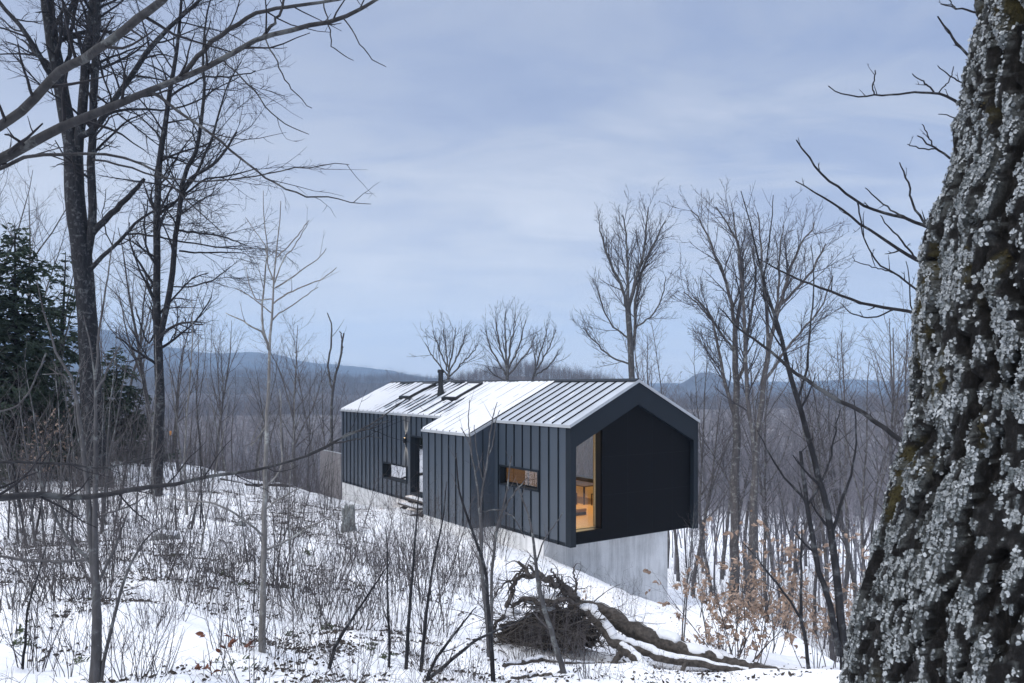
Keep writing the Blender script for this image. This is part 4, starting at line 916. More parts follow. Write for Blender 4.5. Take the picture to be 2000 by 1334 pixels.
# trees beyond the cabin
mid = [dict(gap=.32, t0=.15, t1=1, ang=32, asd=9, Labs=2.7, taper=.45, rr=.38, n=8, jit=.08, up=.4, rmin=.011), dict(gap=.24, t0=.12, t1=1, ang=36, asd=10, Lr=.45, taper=.4, rr=.55, n=6, jit=.1, up=.3, rmin=.009), dict(gap=.18, t0=.15, t1=1, ang=38, asd=10, Lr=.5, taper=.3, rr=.65, n=4, jit=.1, up=.2, rmin=.0075), dict(gap=.17, t0=.2, t1=1, ang=38, asd=10, Lr=.55, taper=.3, rr=.8, n=3, jit=.1, up=.2, rmin=.0065)]
hand_tree('ash_tree', 'slender vase-shaped bare tree rising right behind the cabin roof ridge', 46, [
    L([(1236, 800), (1235, 740), (1232, 680), (1228, 620), (1226, 590)], [15, 14, 13, 12, 11], n=12, bare=1), L([(1226, 605), (1215, 560), (1195, 520), (1180, 480), (1170, 440)], [7, 6, 5, 4, 2]), L([(1227, 592), (1226, 540), (1225, 480), (1218, 420)], [7, 5.5, 4, 2]), L([(1228, 600), (1240, 555), (1255, 500), (1262, 450), (1266, 405)], [8, 7, 5, 4, 2]), L([(1234, 690), (1240, 640), (1242, 580), (1255, 530), (1280, 470), (1300, 430)], [7, 6, 5.5, 5, 4, 2]), L([(1234, 714), (1190, 695), (1160, 665), (1138, 640)], [4, 3.4, 3, 1.6]), L([(1226, 660), (1200, 640), (1180, 610), (1165, 560)], [4, 3, 2.6, 1.6]), L([(1240, 640), (1270, 620), (1290, 590), (1300, 540)], [4, 3, 2.6, 1.6])],
    M['bark_grey'], M['twig_mid'], mid, 31, wob=.03)
hand_tree('ash_tree', 'tall bare tree of several stems with lichen blotched trunk, right of the cabin gable', 37, [
    L([(1434, 1150), (1435, 1000), (1437, 860), (1438, 760), (1437, 690), (1434, 640)], [20, 18, 17, 15, 12, 10], n=18, bare=1), L([(1434, 810), (1420, 760), (1410, 720), (1400, 660), (1385, 610), (1355, 580)], [8, 7, 6, 5, 4, 2]), L([(1436, 655), (1430, 600), (1415, 540), (1390, 480), (1365, 430), (1348, 412)], [8, 7, 6, 5, 3, 2]), L([(1437, 645), (1450, 570), (1445, 500), (1432, 455), (1398, 405)], [9, 7, 5, 4, 2]), L([(1437, 760), (1455, 700), (1462, 640), (1475, 560), (1470, 480)], [7, 6, 5, 4, 2]), L([(1436, 690), (1400, 640), (1370, 600), (1335, 570)], [5, 4, 3, 2]), L([(1436, 960), (1400, 900), (1370, 850), (1350, 820)], [4, 3, 2.5, 1.5])],
    M['bark_far'], M['twig_mid'], mid, 32, wob=.03)
hand_tree('ash_tree', 'tall leaning bare tree crossing its neighbour with a broad crown, right of the cabin gable', 36, [
    L([(1468, 1150), (1470, 1000), (1478, 860), (1490, 760), (1500, 700), (1508, 650)], [18, 16, 14, 12, 10, 9], n=18, bare=1), L([(1472, 880), (1460, 760), (1455, 660), (1450, 560), (1440, 480), (1432, 415)], [9, 8, 7, 6, 4, 2]), L([(1507, 655), (1525, 590), (1545, 520), (1570, 470), (1592, 435)], [8, 7, 6, 4, 2]), L([(1500, 705), (1500, 620), (1490, 540), (1485, 470), (1478, 415)], [7, 6, 5, 4, 2]), L([(1525, 595), (1560, 560), (1590, 520), (1612, 475)], [6, 5, 4, 2]), L([(1508, 650), (1520, 570), (1522, 500), (1530, 440)], [6, 5, 3.5, 2]), L([(1495, 740), (1530, 690), (1570, 640), (1610, 590), (1625, 540)], [6, 5, 4, 3, 2])],
    M['bark_far'], M['twig_mid'], mid, 33, wob=.03)
hand_tree('dead_tree', 'pair of broken bare snags with snapped tops on the valley edge left of the roof', 42, [
    L([(648, 900), (648, 800), (652, 745), (665, 700), (668, 655), (672, 650)], [7, 6, 5.5, 5, 4.4, 3], n=12), L([(650, 760), (640, 720), (645, 680), (648, 640), (640, 610)], [4.4, 4, 3.6, 3.2, 2]), L([(668, 690), (668, 660), (664, 648)], [4, 3, 2])], M['bark_grey'], M['twig_mid'], [dict(gap=1.4, t0=.3, t1=.9, ang=40, asd=12, Labs=1.4, taper=.3, rr=.4, n=5, jit=.1, up=.4, rmin=.01)], 34, wob=.03)
# ------------------------------------------------------------------ hemlocks
def hemlock(seed, H, Rb, loc, label, bare_to=.1, n=120):
    rg = np.random.default_rng(seed)
    p, r = grow(np.array([[0, 0, -.3]]), np.array([[.02, .01, 1.]]), np.array([H]), np.array([H * .018]), 14, .01, .05, rg, .08)
    t = bare_to + (1 - bare_to) * (np.arange(n) + rg.random(n)) / n * .99
    f = t * 13; i = np.clip(f.astype(int), 0, 12); w = (f - i)[:, None]
    pos = p[0, i] * (1 - w) + p[0, i + 1] * w; az = rg.uniform(0, 6.283, n)
    Lb = Rb * (1 - t) ** .75 * rg.uniform(.55, 1.2, n) + .25
    d = np.stack([np.cos(az), np.sin(az), .25 - .35 * (1 - t)], 1)
    q, qr = grow(pos, d, Lb, np.maximum(.012, Lb * .012), 8, .06, -.35, rg, .3)
    s2 = spawn(q, qr, rg, gap=.16, t0=.18, t1=1, ang=58, asd=10, Lr=.34, taper=.6, rr=.5, rmin=.004, flat=.25)
    q2, r2 = grow(*s2, 5, .08, -.25, rg, .5)
    s3 = spawn(q2, r2, rg, gap=.10, t0=.1, t1=1, ang=52, asd=10, Labs=.26, taper=.4, rr=.7, rmin=.003, flat=.25)
    s4 = spawn(q2, r2, rg, gap=.06, t0=.15, t1=1, ang=30, asd=14, Labs=.16, taper=.2, rr=.7, rmin=.003, flat=.4)
    root = empty('hemlock_tree', loc, rg.uniform(0, 6)); tag(root, label, 'tree', 'hemlock trees on the bank')
    T = Tubes(); T.add(p, r); T.add(q, qr); obj('trunk', T.mesh('trunk', 6), M['bark_dark'], root)
    pp = np.concatenate([s3[0], s4[0]]); dd = np.concatenate([s3[1], s4[1]]) * np.array([1, 1, .6]) - np.array([0, 0, .12])
    obj('crown', leaves_mesh('needle_sprays', pp, dd, .27, rg, .36, .12), M['needles'], root)
for s, u, d, H, Rb, bt, n, lab in [(1, 30, 31, 11.2, 3.4, .12, 230, 'tall dark hemlock, broadest evergreen on the bank behind the double-stemmed sapling'), (2, -70, 29, 10.6, 3.2, .14, 130, 'dark hemlock cut by the frame edge beside the broadest evergreen'), (3, 112, 36, 10.8, 2.4, .10, 110, 'narrow hemlock with ragged top just left of the stout forked trunk'), (4, 232, 40, 6.6, 3.0, .06, 120, 'low rounded hemlock between the forked trunk and the twin-stemmed tree')]:
    x, y = (u - 1000) / F * d, d; hemlock(s, H, Rb, (x, y, gz(x, y)), lab, bt, n)

# ------------------------------------------------------------------ woodland trees one can tell apart
def template_tree(seed, name='bare_tree', H=15, r=.13, **k):
    root = empty(name); stems, lv = proto_tree(seed, H, r, **k)
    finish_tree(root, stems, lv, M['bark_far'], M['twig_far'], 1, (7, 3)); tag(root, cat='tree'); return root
KT = Kinds(); KT.t = [template_tree(100, r=.13), template_tree(101, r=.11, bare_to=.45, spread=.8), template_tree(102, r=.12, forks=False, nl=20, bare_to=.4), template_tree(103, r=.15, spread=1.15), template_tree(104, r=.09, forks=False, nl=16, bare_to=.5, spread=.7), template_tree(105, r=.1, bare_to=.3, spread=.9, lean=.07)]
rg = np.random.default_rng(77); ti = 0
def wood(u, d, top, key, i=None, dz=-.2):
    global ti
    x, y = (u - 1000) / F * d, d; g = gz(x, y); ztop = (HY - top) / F * d
    o = KT.put(ti if i is None else i, (x, y, g + dz), rg.uniform(0, 6.28), max(.25, (ztop - g) / 14.2)); ti += 1
    o['category'] = 'tree'
    if isinstance(key, str): o['label'] = key
    else: reg(o, key)
    return o
fan = [dict(gap=.40, t0=.15, t1=1, ang=30, asd=9, Labs=2.3, taper=.45, rr=.4, n=7, jit=.07, up=.35, rmin=.013), dict(gap=.30, t0=.12, t1=1, ang=34, asd=10, Lr=.45, taper=.4, rr=.55, n=5, jit=.09, up=.25, rmin=.010), dict(gap=.22, t0=.15, t1=1, ang=36, asd=10, Lr=.5, taper=.3, rr=.7, n=4, jit=.1, up=.2, rmin=.009)]
gR = 'bare trees showing above the roof ridge'
hand_tree('bare_tree', 'small rounded bare tree above the roof beside the chimney pipe', 54, [L([(876, 800), (875, 750), (876, 722)], [6, 5.5, 5], n=8, bare=1), L([(875, 735), (858, 712), (842, 690), (830, 668)], [3.4, 3, 2.4, 1.4]), L([(876, 726), (862, 690), (850, 660), (846, 648)], [3.4, 3, 2.4, 1.4]), L([(876, 722), (872, 690), (868, 660), (866, 642)], [3.4, 3, 2.4, 1.4]), L([(876, 722), (884, 690), (888, 660), (890, 640)], [3.4, 3, 2.4, 1.4]), L([(876, 728), (892, 700), (904, 672), (910, 652)], [3.4, 3, 2.4, 1.4]), L([(876, 736), (898, 715), (918, 695), (934, 672)], [3.4, 3, 2.4, 1.4])], M['bark_grey'], M['twig_mid'], fan, 211, group=gR, wob=.03)
hand_tree('bare_tree', 'tallest rounded bare tree above the middle of the roof ridge', 56, [L([(991, 800), (990, 750), (991, 715)], [8, 7, 6.4], n=8, bare=1), L([(990, 735), (972, 705), (956, 675), (948, 645)], [4, 3.4, 2.6, 1.4]), L([(991, 722), (978, 685), (970, 645), (968, 618)], [4, 3.4, 2.6, 1.4]), L([(991, 716), (988, 670), (986, 630), (988, 606)], [4.4, 3.6, 2.6, 1.4]), L([(991, 716), (998, 670), (1004, 635), (1006, 610)], [4.4, 3.6, 2.6, 1.4]), L([(991, 724), (1008, 690), (1020, 655), (1026, 625)], [4, 3.4, 2.6, 1.4]), L([(990, 735), (1014, 708), (1034, 682), (1046, 655)], [4, 3.4, 2.6, 1.4]), L([(990, 745), (968, 734), (948, 716)], [3, 2.4, 1.4])], M['bark_grey'], M['twig_mid'], fan, 212, group=gR, wob=.03)
hand_tree('bare_tree', 'leaning bare tree above the ridge, right of the tallest rounded one', 58, [L([(1036, 800), (1038, 750), (1046, 722)], [6, 5, 4.6], n=8, bare=1), L([(1044, 728), (1058, 705), (1072, 680), (1086, 645)], [3.6, 3, 2.4, 1.4]), L([(1046, 722), (1054, 690), (1064, 660), (1068, 640)], [3.4, 3, 2.4, 1.4]), L([(1042, 735), (1066, 720), (1084, 700), (1094, 682)], [3.2, 2.8, 2.2, 1.4]), L([(1044, 726), (1046, 695), (1050, 668)], [3, 2.4, 1.4])], M['bark_grey'], M['twig_mid'], fan, 213, group=gR, wob=.03)
wood(585, 55, 596, 'rounded bare tree on the valley edge between tall sapling and cabin', 3); wood(622, 60, 640, 'narrow bare tree on the valley edge beside the broken snags', 1)
kR = ('slim bare tree in the woods right of the cabin, {n} from the left', 'bare trees in the woods right of the cabin')
for u, d, top in [(1325, 52, 690), (1352, 44, 740), (1372, 60, 740), (1392, 48, 640), (1410, 56, 720), (1455, 50, 620), (1500, 44, 700), (1512, 58, 690), (1545, 46, 720), (1590, 42, 680), (1604, 62, 700), (1625, 36, 640), (1648, 50, 600), (1672, 40, 660), (1690, 46, 640), (1712, 34, 660), (1730, 38, 590), (1755, 44, 620), (1780, 40, 600), (1430, 64, 740), (1480, 66, 740), (1575, 66, 740), (1800, 50, 580), (1275, 58, 620), (1302, 60, 600), (1530, 37, 780)]: wood(u, d, top, kR)
kL = ('slim bare tree on the far edge of the snowy bank, {n} from the left', 'bare trees along the far edge of the bank')
for u, d, top in [(-40, 38, 250), (15, 34, 230), (60, 40, 330), (95, 46, 420), (240, 42, 470), (285, 38, 420), (335, 44, 500), (395, 46, 600), (420, 42, 600), (440, 52, 610), (500, 50, 660), (540, 47, 690), (560, 54, 670), (605, 50, 700), (640, 62, 690), (215, 50, 560), (150, 47, 560), (350, 37, 620), (455, 39, 700)]: wood(u, d, top, kL)
for o in list(GROUPS[kL]):
    pass

# ------------------------------------------------------------------ shrubs and saplings
def shrub_template(seed, H, n, spread, name='bare_shrub', mt='twig_grey', leaf=None, nleaf=0, r0=.007, lsize=.085, fine=True):
    rg = np.random.default_rng(seed); a = rg.uniform(0, 6.283, n); rr = rg.uniform(0, .22, n)
    st = np.stack([np.cos(a) * rr, np.sin(a) * rr, np.full(n, -.12)], 1)
    d = np.stack([np.cos(a) * spread * rg.uniform(.1, 1, n), np.sin(a) * spread * rg.uniform(.1, 1, n), np.ones(n)], 1)
    p, r = grow(st, d, H * rg.uniform(.45, 1.1, n), r0 * rg.uniform(.6, 1.2, n), 10, .07, .25, rg, .3)
    lv = crown(p, r, [dict(gap=.20, t0=.25, t1=1, ang=42, asd=12, Lr=.36, taper=.45, rr=.6, n=6, jit=.10, up=.25, rmin=.0024), dict(gap=.15, t0=.2, t1=1, ang=44, asd=14, Labs=.20, taper=.3, rr=.7, n=4, jit=.12, up=.15, rmin=.0018)][:2 if fine else 1], rg)
    root = empty(name); tag(root, cat='shrub')
    t = Tubes(); t.add(p, r); obj('stem', t.mesh('stem', 5), M[mt], root)
    t = Tubes()
    for q, b in lv: t.add(q, b)
    obj('twigs', t.mesh('twigs', 3), M[mt], root)
    if leaf:
        q, b = lv[-1]; m = len(q); k = rg.integers(0, m, nleaf); j = rg.integers(1, q.shape[1], nleaf)
        dd = q[k, j] - q[k, j - 1]; dd = nrm(dd) + np.array([0, 0, -.7]) + rg.normal(0, .5, (nleaf, 3))
        obj('leaves', leaves_mesh('leaves', q[k, j], dd, lsize, rg, .5, .5), M[leaf], root)
    return root
KS = Kinds(); KS.t = [shrub_template(s, h, n, sp, mt=m) for s, h, n, sp, m in [(1, 1.5, 16, .5, 'twig_brown'), (2, 1.1, 20, .7, 'twig_grey'), (3, 1.9, 10, .4, 'twig_brown'), (4, 1.3, 14, .8, 'twig_brown'), (5, .9, 22, .9, 'twig_grey'), (6, 2.3, 9, .35, 'twig_brown'), (7, 1.0, 12, .6, 'twig_brown')]]
def sap_template(seed, H, r, mt, n=1):
    rg = np.random.default_rng(seed)
    st = rg.normal(0, .12 if n > 1 else 0, (n, 3)) * np.array([1, 1, 0]) + np.array([0, 0, -.15]); d = rg.normal(0, .10, (n, 3)) * np.array([1, 1, 0]) + np.array([0, 0, 1.])
    p, q = grow(st, d, H * rg.uniform(.75, 1.05, n), r * rg.uniform(.7, 1.1, n), 14, .04, .1, rg, .15)
    lv = crown(p, q, [dict(gap=.30, t0=.2, t1=1, ang=40, asd=10, Labs=H * .24, taper=.6, rr=.45, n=7, jit=.08, up=.45, rmin=.0035), dict(gap=.24, t0=.2, t1=1, ang=40, asd=10, Lr=.4, taper=.3, rr=.6, n=5, jit=.1, up=.3, rmin=.0026), dict(gap=.2, t0=.3, t1=1, ang=40, asd=10, Labs=.16, taper=.3, rr=.7, n=3, jit=.1, up=.2, rmin=.002)], rg)
    root = empty('sapling'); tag(root, cat='sapling'); finish_tree(root, [(p, q)], lv, M[mt], M['twig_grey'], 0, (6, 3)); return root
KP = Kinds(); KP.t = [sap_template(s, h, r, m, n) for s, h, r, m, n in [(11, 4.6, .028, 'bark_grey', 1), (12, 5.2, .03, 'bark_grey', 2), (13, 3.6, .02, 'bark_grey', 3), (14, 6.0, .038, 'bark_pale', 1), (15, 4.0, .024, 'bark_dark', 2), (16, 3.2, .018, 'bark_grey', 1)]]
KB = Kinds(); KB.t = [shrub_template(s, h, n, sp, 'beech_shrub', 'twig_brown', 'leaf_tan', nl, .009) for s, h, n, sp, nl in [(31, 2.2, 7, .6, 360), (32, 1.7, 9, .8, 380), (33, 2.6, 6, .5, 380), (34, 1.3, 8, .9, 300)]]
def ground_pt(u, v):                       # where the sight line through a pixel meets the near ground
    ds = np.geomspace(4, 60, 220); x = (u - 1000) / F * ds; g = ground_h(x, ds, False); z = (HY - v) / F * ds
    k = np.argmax(g >= z); d = ds[k] if (g >= z).any() else 40.
    x = (u - 1000) / F * d; return (x, d, gz(x, d)), d
def plant(K, u, v, s, key, i, cat=None):
    loc, d = ground_pt(u, v); o = K.put(i, (loc[0], loc[1], loc[2] - .02), rg.uniform(0, 6.28), s)
    if isinstance(key, str): o['label'] = key
    else: reg(o, key)
    return o
def scatter(K, n, u0, u1, v0, v1, s0, s1, key, seed, test=None):
    r2 = np.random.default_rng(seed); k = 0; tries = 0
    while k < n and tries < 900:
        tries += 1
        u = u0 + (u1 - u0) * (k + r2.random()) / n; v = r2.uniform(v0, v1)
        if test and not test(u, v): continue
        plant(K, u, v, r2.uniform(s0, s1), key, int(r2.integers(0, 99))); k += 1
g1 = 'twiggy shrubs in the thicket below the cabin'
scatter(KS, 26, 640, 985, 1070, 1140, .9, 1.3, ('leafless shrub in the upper thicket below the cabin wall, {n} from the left', g1), 1)
scatter(KS, 30, 540, 960, 1145, 1230, .8, 1.2, ('leafless shrub in the middle of the thicket below the cabin, {n} from the left', g1), 2)
scatter(KS, 10, 480, 930, 1250, 1330, .6, .9, ('leafless shrub at the bottom edge of the thicket, {n} from the left', g1), 3)
g2 = 'twiggy shrubs on the snowy bank'
scatter(KS, 36, 0, 660, 975, 1050, .8, 1.3, ('thin leafless shrub at the back of the snowy bank, {n} from the left', g2), 4)
scatter(KS, 28, 0, 560, 1060, 1170, .6, 1.0, ('thin leafless shrub halfway down the snowy bank, {n} from the left', g2), 5)
scatter(KS, 20, 20, 500, 1190, 1334, .5, .8, ('thin leafless shrub on the nearest snow of the bank, {n} from the left', g2), 6)
scatter(KS, 50, -30, 640, 912, 965, 1.1, 1.9, ('grey brushy shrub along the crest of the snowy bank, {n} from the left', 'brush along the crest of the bank'), 7)
scatter(KP, 40, -20, 655, 908, 985, .7, 1.2, ('young bare sapling along the crest of the snowy bank, {n} from the left', 'saplings along the crest of the bank'), 8)
scatter(KP, 9, 30, 640, 990, 1120, .55, .9, ('young bare sapling on the open snow of the bank, {n} from the left', 'saplings on the open snow'), 9)
scatter(KS, 8, 985, 1250, 1255, 1334, .5, .8, ('leafless shrub among the roots and logs, {n} from the left', 'shrubs among the fallen logs'), 10)
scatter(KP, 14, 1330, 1700, 1186, 1270, .6, 1.0, ('bare sapling on the snow slope right of the foundation, {n} from the left', 'saplings right of the foundation'), 12, lambda u, v: v > 1180 + (u - 1440) * .28)
scatter(KB, 9, 1400, 1660, 1190, 1300, .8, 1.15, ('shrub holding tan dead leaves right of the foundation, {n} from the left', 'tan leaved beech shrubs'), 13, lambda u, v: v > 1190 + (u - 1440) * .30)
plant(KB, 1140, 1255, .62, 'small shrub with curled tan leaves beside the upturned roots', 3); plant(KB, 1395, 1296, .5, 'low shrub with pale tan leaves on the dark fallen log', 1); plant(KB, 95, 945, 1.3, 'shrub with pinkish tan leaves below the hemlocks', 0); plant(KB, 60, 960, 1.0, 'smaller tan leaved shrub below the hemlocks near the frame edge', 2)
rl = shrub_template(41, .55, 6, .6, 'russet_shrub', 'twig_brown', 'leaf_red', 30, .006, .075); loc, _ = ground_pt(410, 1305); rl.location = loc; tag(rl, 'small sprig with hanging russet leaves on the near snow', 'shrub')
# brush on the slope falling away right of the cabin
r2 = np.random.default_rng(50); kB = ('grey brushy shrub in the woods right of the cabin, {n} from the left', 'brush in the woods right of the cabin')
for k in range(34):
    u = 1315 + 420 * (k + r2.random()) / 34; d = r2.uniform(35, 52) - max(0, (u - 1500) * .03); x = (u - 1000) / F * d
    reg(KS.put(int(r2.integers(0, 99)), (x, d, gz(x, d) - .05), r2.uniform(0, 6), r2.uniform(1.4, 2.6)), kB)
scatter(KS, 26, -10, 640, 1000, 1200, .9, 1.4, ('tall thin twiggy shrub among the saplings of the snowy bank, {n} from the left', g2), 22)
scatter(KP, 16, 20, 420, 985, 1060, .9, 1.5, ('pale young sapling before the hemlocks and the forked trunk, {n} from the left', 'pale saplings before the hemlocks'), 21)
# slender stems drawn where they stand before the cabin
def stem(label, d, limbs, seed, mt='bark_grey', name='sapling', sp=None): return hand_tree(name, label, d, limbs, M[mt], M['twig_grey'], sp if sp is not None else [dict(gap=.34, t0=.2, t1=1, ang=38, asd=10, Labs=.36, taper=.4, rr=.5, n=6, jit=.07, up=.4, rmin=.002), dict(gap=.22, t0=.2, t1=1, ang=40, asd=10, Labs=.12, taper=.3, rr=.7, n=3, jit=.1, up=.3, rmin=.0016)], seed, cat='sapling', wob=.004, sides=(7, 3))
stem('pale forked sapling before the entry bay corner of the cabin', 10.5, [L([(957, 1290), (949, 1200), (941, 1100), (940, 1026), (936, 985)], [9, 8, 8, 7.5, 7]), L([(938, 1010), (932, 948), (925, 910), (919, 875), (909, 850), (900, 835)], [5, 4.6, 4.2, 3.4, 2.6, 1.5]), L([(937, 1000), (944, 948), (951, 913), (954, 882), (959, 844), (963, 815), (971, 785)], [5, 4.6, 4.2, 3.6, 3, 2.4, 1.4]), L([(954, 890), (962, 870), (968, 830), (976, 800)], [3, 2.6, 2, 1.3]), L([(922, 890), (917, 850), (915, 810), (918, 780)], [2.8, 2.4, 2, 1.3]), L([(945, 945), (935, 905), (930, 870), (925, 830)], [2.8, 2.4, 2, 1.3])], 61)
stem('pale crooked sapling before the low right window of the cabin', 10.8, [L([(960, 1120), (968, 1050), (972, 1026), (982, 995), (992, 948), (995, 913), (1000, 890)], [7, 6.5, 6, 5.4, 4.6, 3.6, 2]), L([(984, 996), (1004, 963), (1020, 945), (1030, 932)], [4, 3.6, 3, 1.6]), L([(983, 997), (960, 996), (950, 1000)], [3, 2.6, 1.5]), L([(985, 1000), (1000, 1008), (1015, 1030), (1025, 1050)], [3, 2.6, 2.2, 1.4])], 62)
stem('bent grey stem rising in front of the upturned roots', 10, [L([(1101, 1311), (1094, 1290), (1084, 1262), (1066, 1199), (1052, 1147), (1045, 1087), (1038, 1035), (1031, 1000), (1018, 970), (1010, 940)], [11, 10.5, 10, 9, 8, 6.4, 5, 4.2, 3.2, 1.8]), L([(1047, 1100), (1060, 1060), (1080, 1030), (1100, 1000)], [3.4, 3, 2.4, 1.4]), L([(1101, 1311), (1070, 1330), (1030, 1345)], [9, 8, 6], bare=1)], 63)
for i, (lab, d, l, w) in enumerate([
    ('straight dark stem rising from the near snow before the wooden steps', 8.8, [(790, 1350), (797, 1246), (804, 1134), (812, 1034), (816, 985), (818, 940)], [8, 7.5, 6.5, 5, 3.4, 1.8]),
    ('dark stem curving up before the left edge of the entry bay', 8.8, [(818, 1350), (832, 1209), (846, 1099), (862, 1034), (868, 980), (872, 940)], [8, 7.4, 6, 4.4, 3, 1.6]),
    ('dark stem leaning left across the middle of the entry bay', 8.8, [(966, 1350), (955, 1209), (950, 1119), (930, 1060), (913, 1011), (896, 955), (891, 885)], [9, 8, 7, 6, 5, 3.6, 1.8]),
    ('thin dark stem in the thicket left of the straight dark stem', 9, [(756, 1350), (761, 1259), (756, 1146), (757, 1079), (752, 1030)], [6, 5.4, 4.4, 3, 1.6]),
    ('slanting stem leaning right from the bottom of the thicket', 8.6, [(632, 1350), (655, 1262), (690, 1205), (730, 1145), (760, 1100)], [9, 7.6, 5.6, 3.8, 1.8]),
    ('long stem slanting low across the snow mound toward the roots', 8.4, [(815, 1345), (870, 1299), (925, 1254), (995, 1219), (1040, 1200)], [8, 7, 5.6, 4, 2]),
    ('short stem slanting right over the snow mound', 8.4, [(835, 1320), (850, 1290), (875, 1254), (910, 1209), (930, 1185)], [7, 6.4, 5.4, 4, 2]),
    ('thin grey stem leaning left at the bottom corner of the bank', 7, [(38, 1350), (50, 1250), (52, 1200), (66, 1150), (80, 1100), (95, 1060)], [6, 5.4, 4.6, 3.6, 2.6, 1.4])]): stem(lab, d, [L(l, w)], 70 + i, 'bark_dark')
# ------------------------------------------------------------------ the uprooted tree
def tubes_obj(name, lines, mt, parent, base, sides=12, rough=0, rg=None):
    t = Tubes()
    for a, b in lines:
        if rough: b = b * (1 + rg.normal(0, rough, len(b)))
        t.add(a - base, b)
    return obj(name, t.mesh(name, sides), mt, parent)
def knotty(a, b, rg, amp=1., ns=26, per=.025):
    n = max(30, int(np.linalg.norm(np.diff(a, axis=0), axis=1).sum() / per)); a2, b2 = resample(a, n, b); sd = float(rg.uniform(0, 50))
    t = nrm(np.gradient(a2, axis=0)); ref = np.array([0, 0, 1.]) if abs(nrm(a2[-1] - a2[0])[2]) < .7 else np.array([1., 0, 0]); u = nrm(np.cross(t, ref)); v = np.cross(u, t)
    th = np.linspace(0, 2 * math.pi, ns, endpoint=False); I, T = np.meshgrid(np.arange(n), th, indexing='ij')
    nz = np.stack([np.cos(T).ravel() * 1.6 + sd, np.sin(T).ravel() * 1.6, I.ravel() * per * 3.2], 1)
    rr = b2[:, None] * (1 + .42 * (fbm(nz, 4, 7, .6).reshape(n, ns) - .5) + .22 * (np.abs(fbm(nz * np.array([3.2, 3.2, .7]), 3, 17).reshape(n, ns) - .5) * 2 - .3))
    V = a2[:, None] + rr[..., None] * (np.cos(T)[..., None] * u[:, None] + np.sin(T)[..., None] * v[:, None])
    i = np.arange(n - 1)[:, None] * ns; j = np.arange(ns)[None]; k = (j + 1) % ns
    V = np.vstack([V.reshape(-1, 3), a2[:1], a2[-1:]]); m = n * ns
    tr = np.array([(m, (c + 1) % ns, c) for c in range(ns)] + [(m + 1, (n - 1) * ns + c, (n - 1) * ns + (c + 1) % ns) for c in range(ns)])
    return mesh_np('log', V, np.stack([i + j, i + k, i + ns + k, i + ns + j], -1).reshape(-1, 4), tr)
def snow_cap(a, b, rg, full=.9, per=.03, ns=16):
    n = max(30, int(np.linalg.norm(np.diff(a, axis=0), axis=1).sum() / per)); a2, b2 = resample(a, n, b); sd = float(rg.uniform(0, 50))
    t = nrm(np.gradient(a2, axis=0)); up = np.array([0, 0, 1.]); u = nrm(np.cross(t, up)); v = nrm(np.cross(u, t))
    f = lambda o, s: fbm(np.stack([np.arange(n) * per * s + sd, np.full(n, o), np.zeros(n)], 1), 4, 5)
    gone = sstep(1 - full - .06, 1 - full + .06, f(9, 2.2)); wl = (.35 + 1.1 * f(1, 4)) * gone; wr = (.35 + 1.1 * f(2, 4)) * gone; th = (.10 + .42 * f(3, 3)) * gone
    s = np.linspace(-1, 1, ns)[None]; ang = np.where(s < 0, s * wl[:, None], s * wr[:, None]); prof = np.sqrt(np.clip(1 - s ** 2, 0, 1))
    rr = b2[:, None] * (.90 + .12 * (1 - np.abs(s)) + th[:, None] * prof * 1.0)
    V = a2[:, None] + rr[..., None] * (np.sin(ang)[..., None] * u[:, None] + np.cos(ang)[..., None] * v[:, None])
    i = np.arange(n - 1)[:, None] * ns; j = np.arange(ns - 1)[None]
    return mesh_np('snow', V.reshape(-1, 3), np.stack([i + j, i + j + 1, i + ns + j + 1, i + ns + j], -1).reshape(-1, 4))
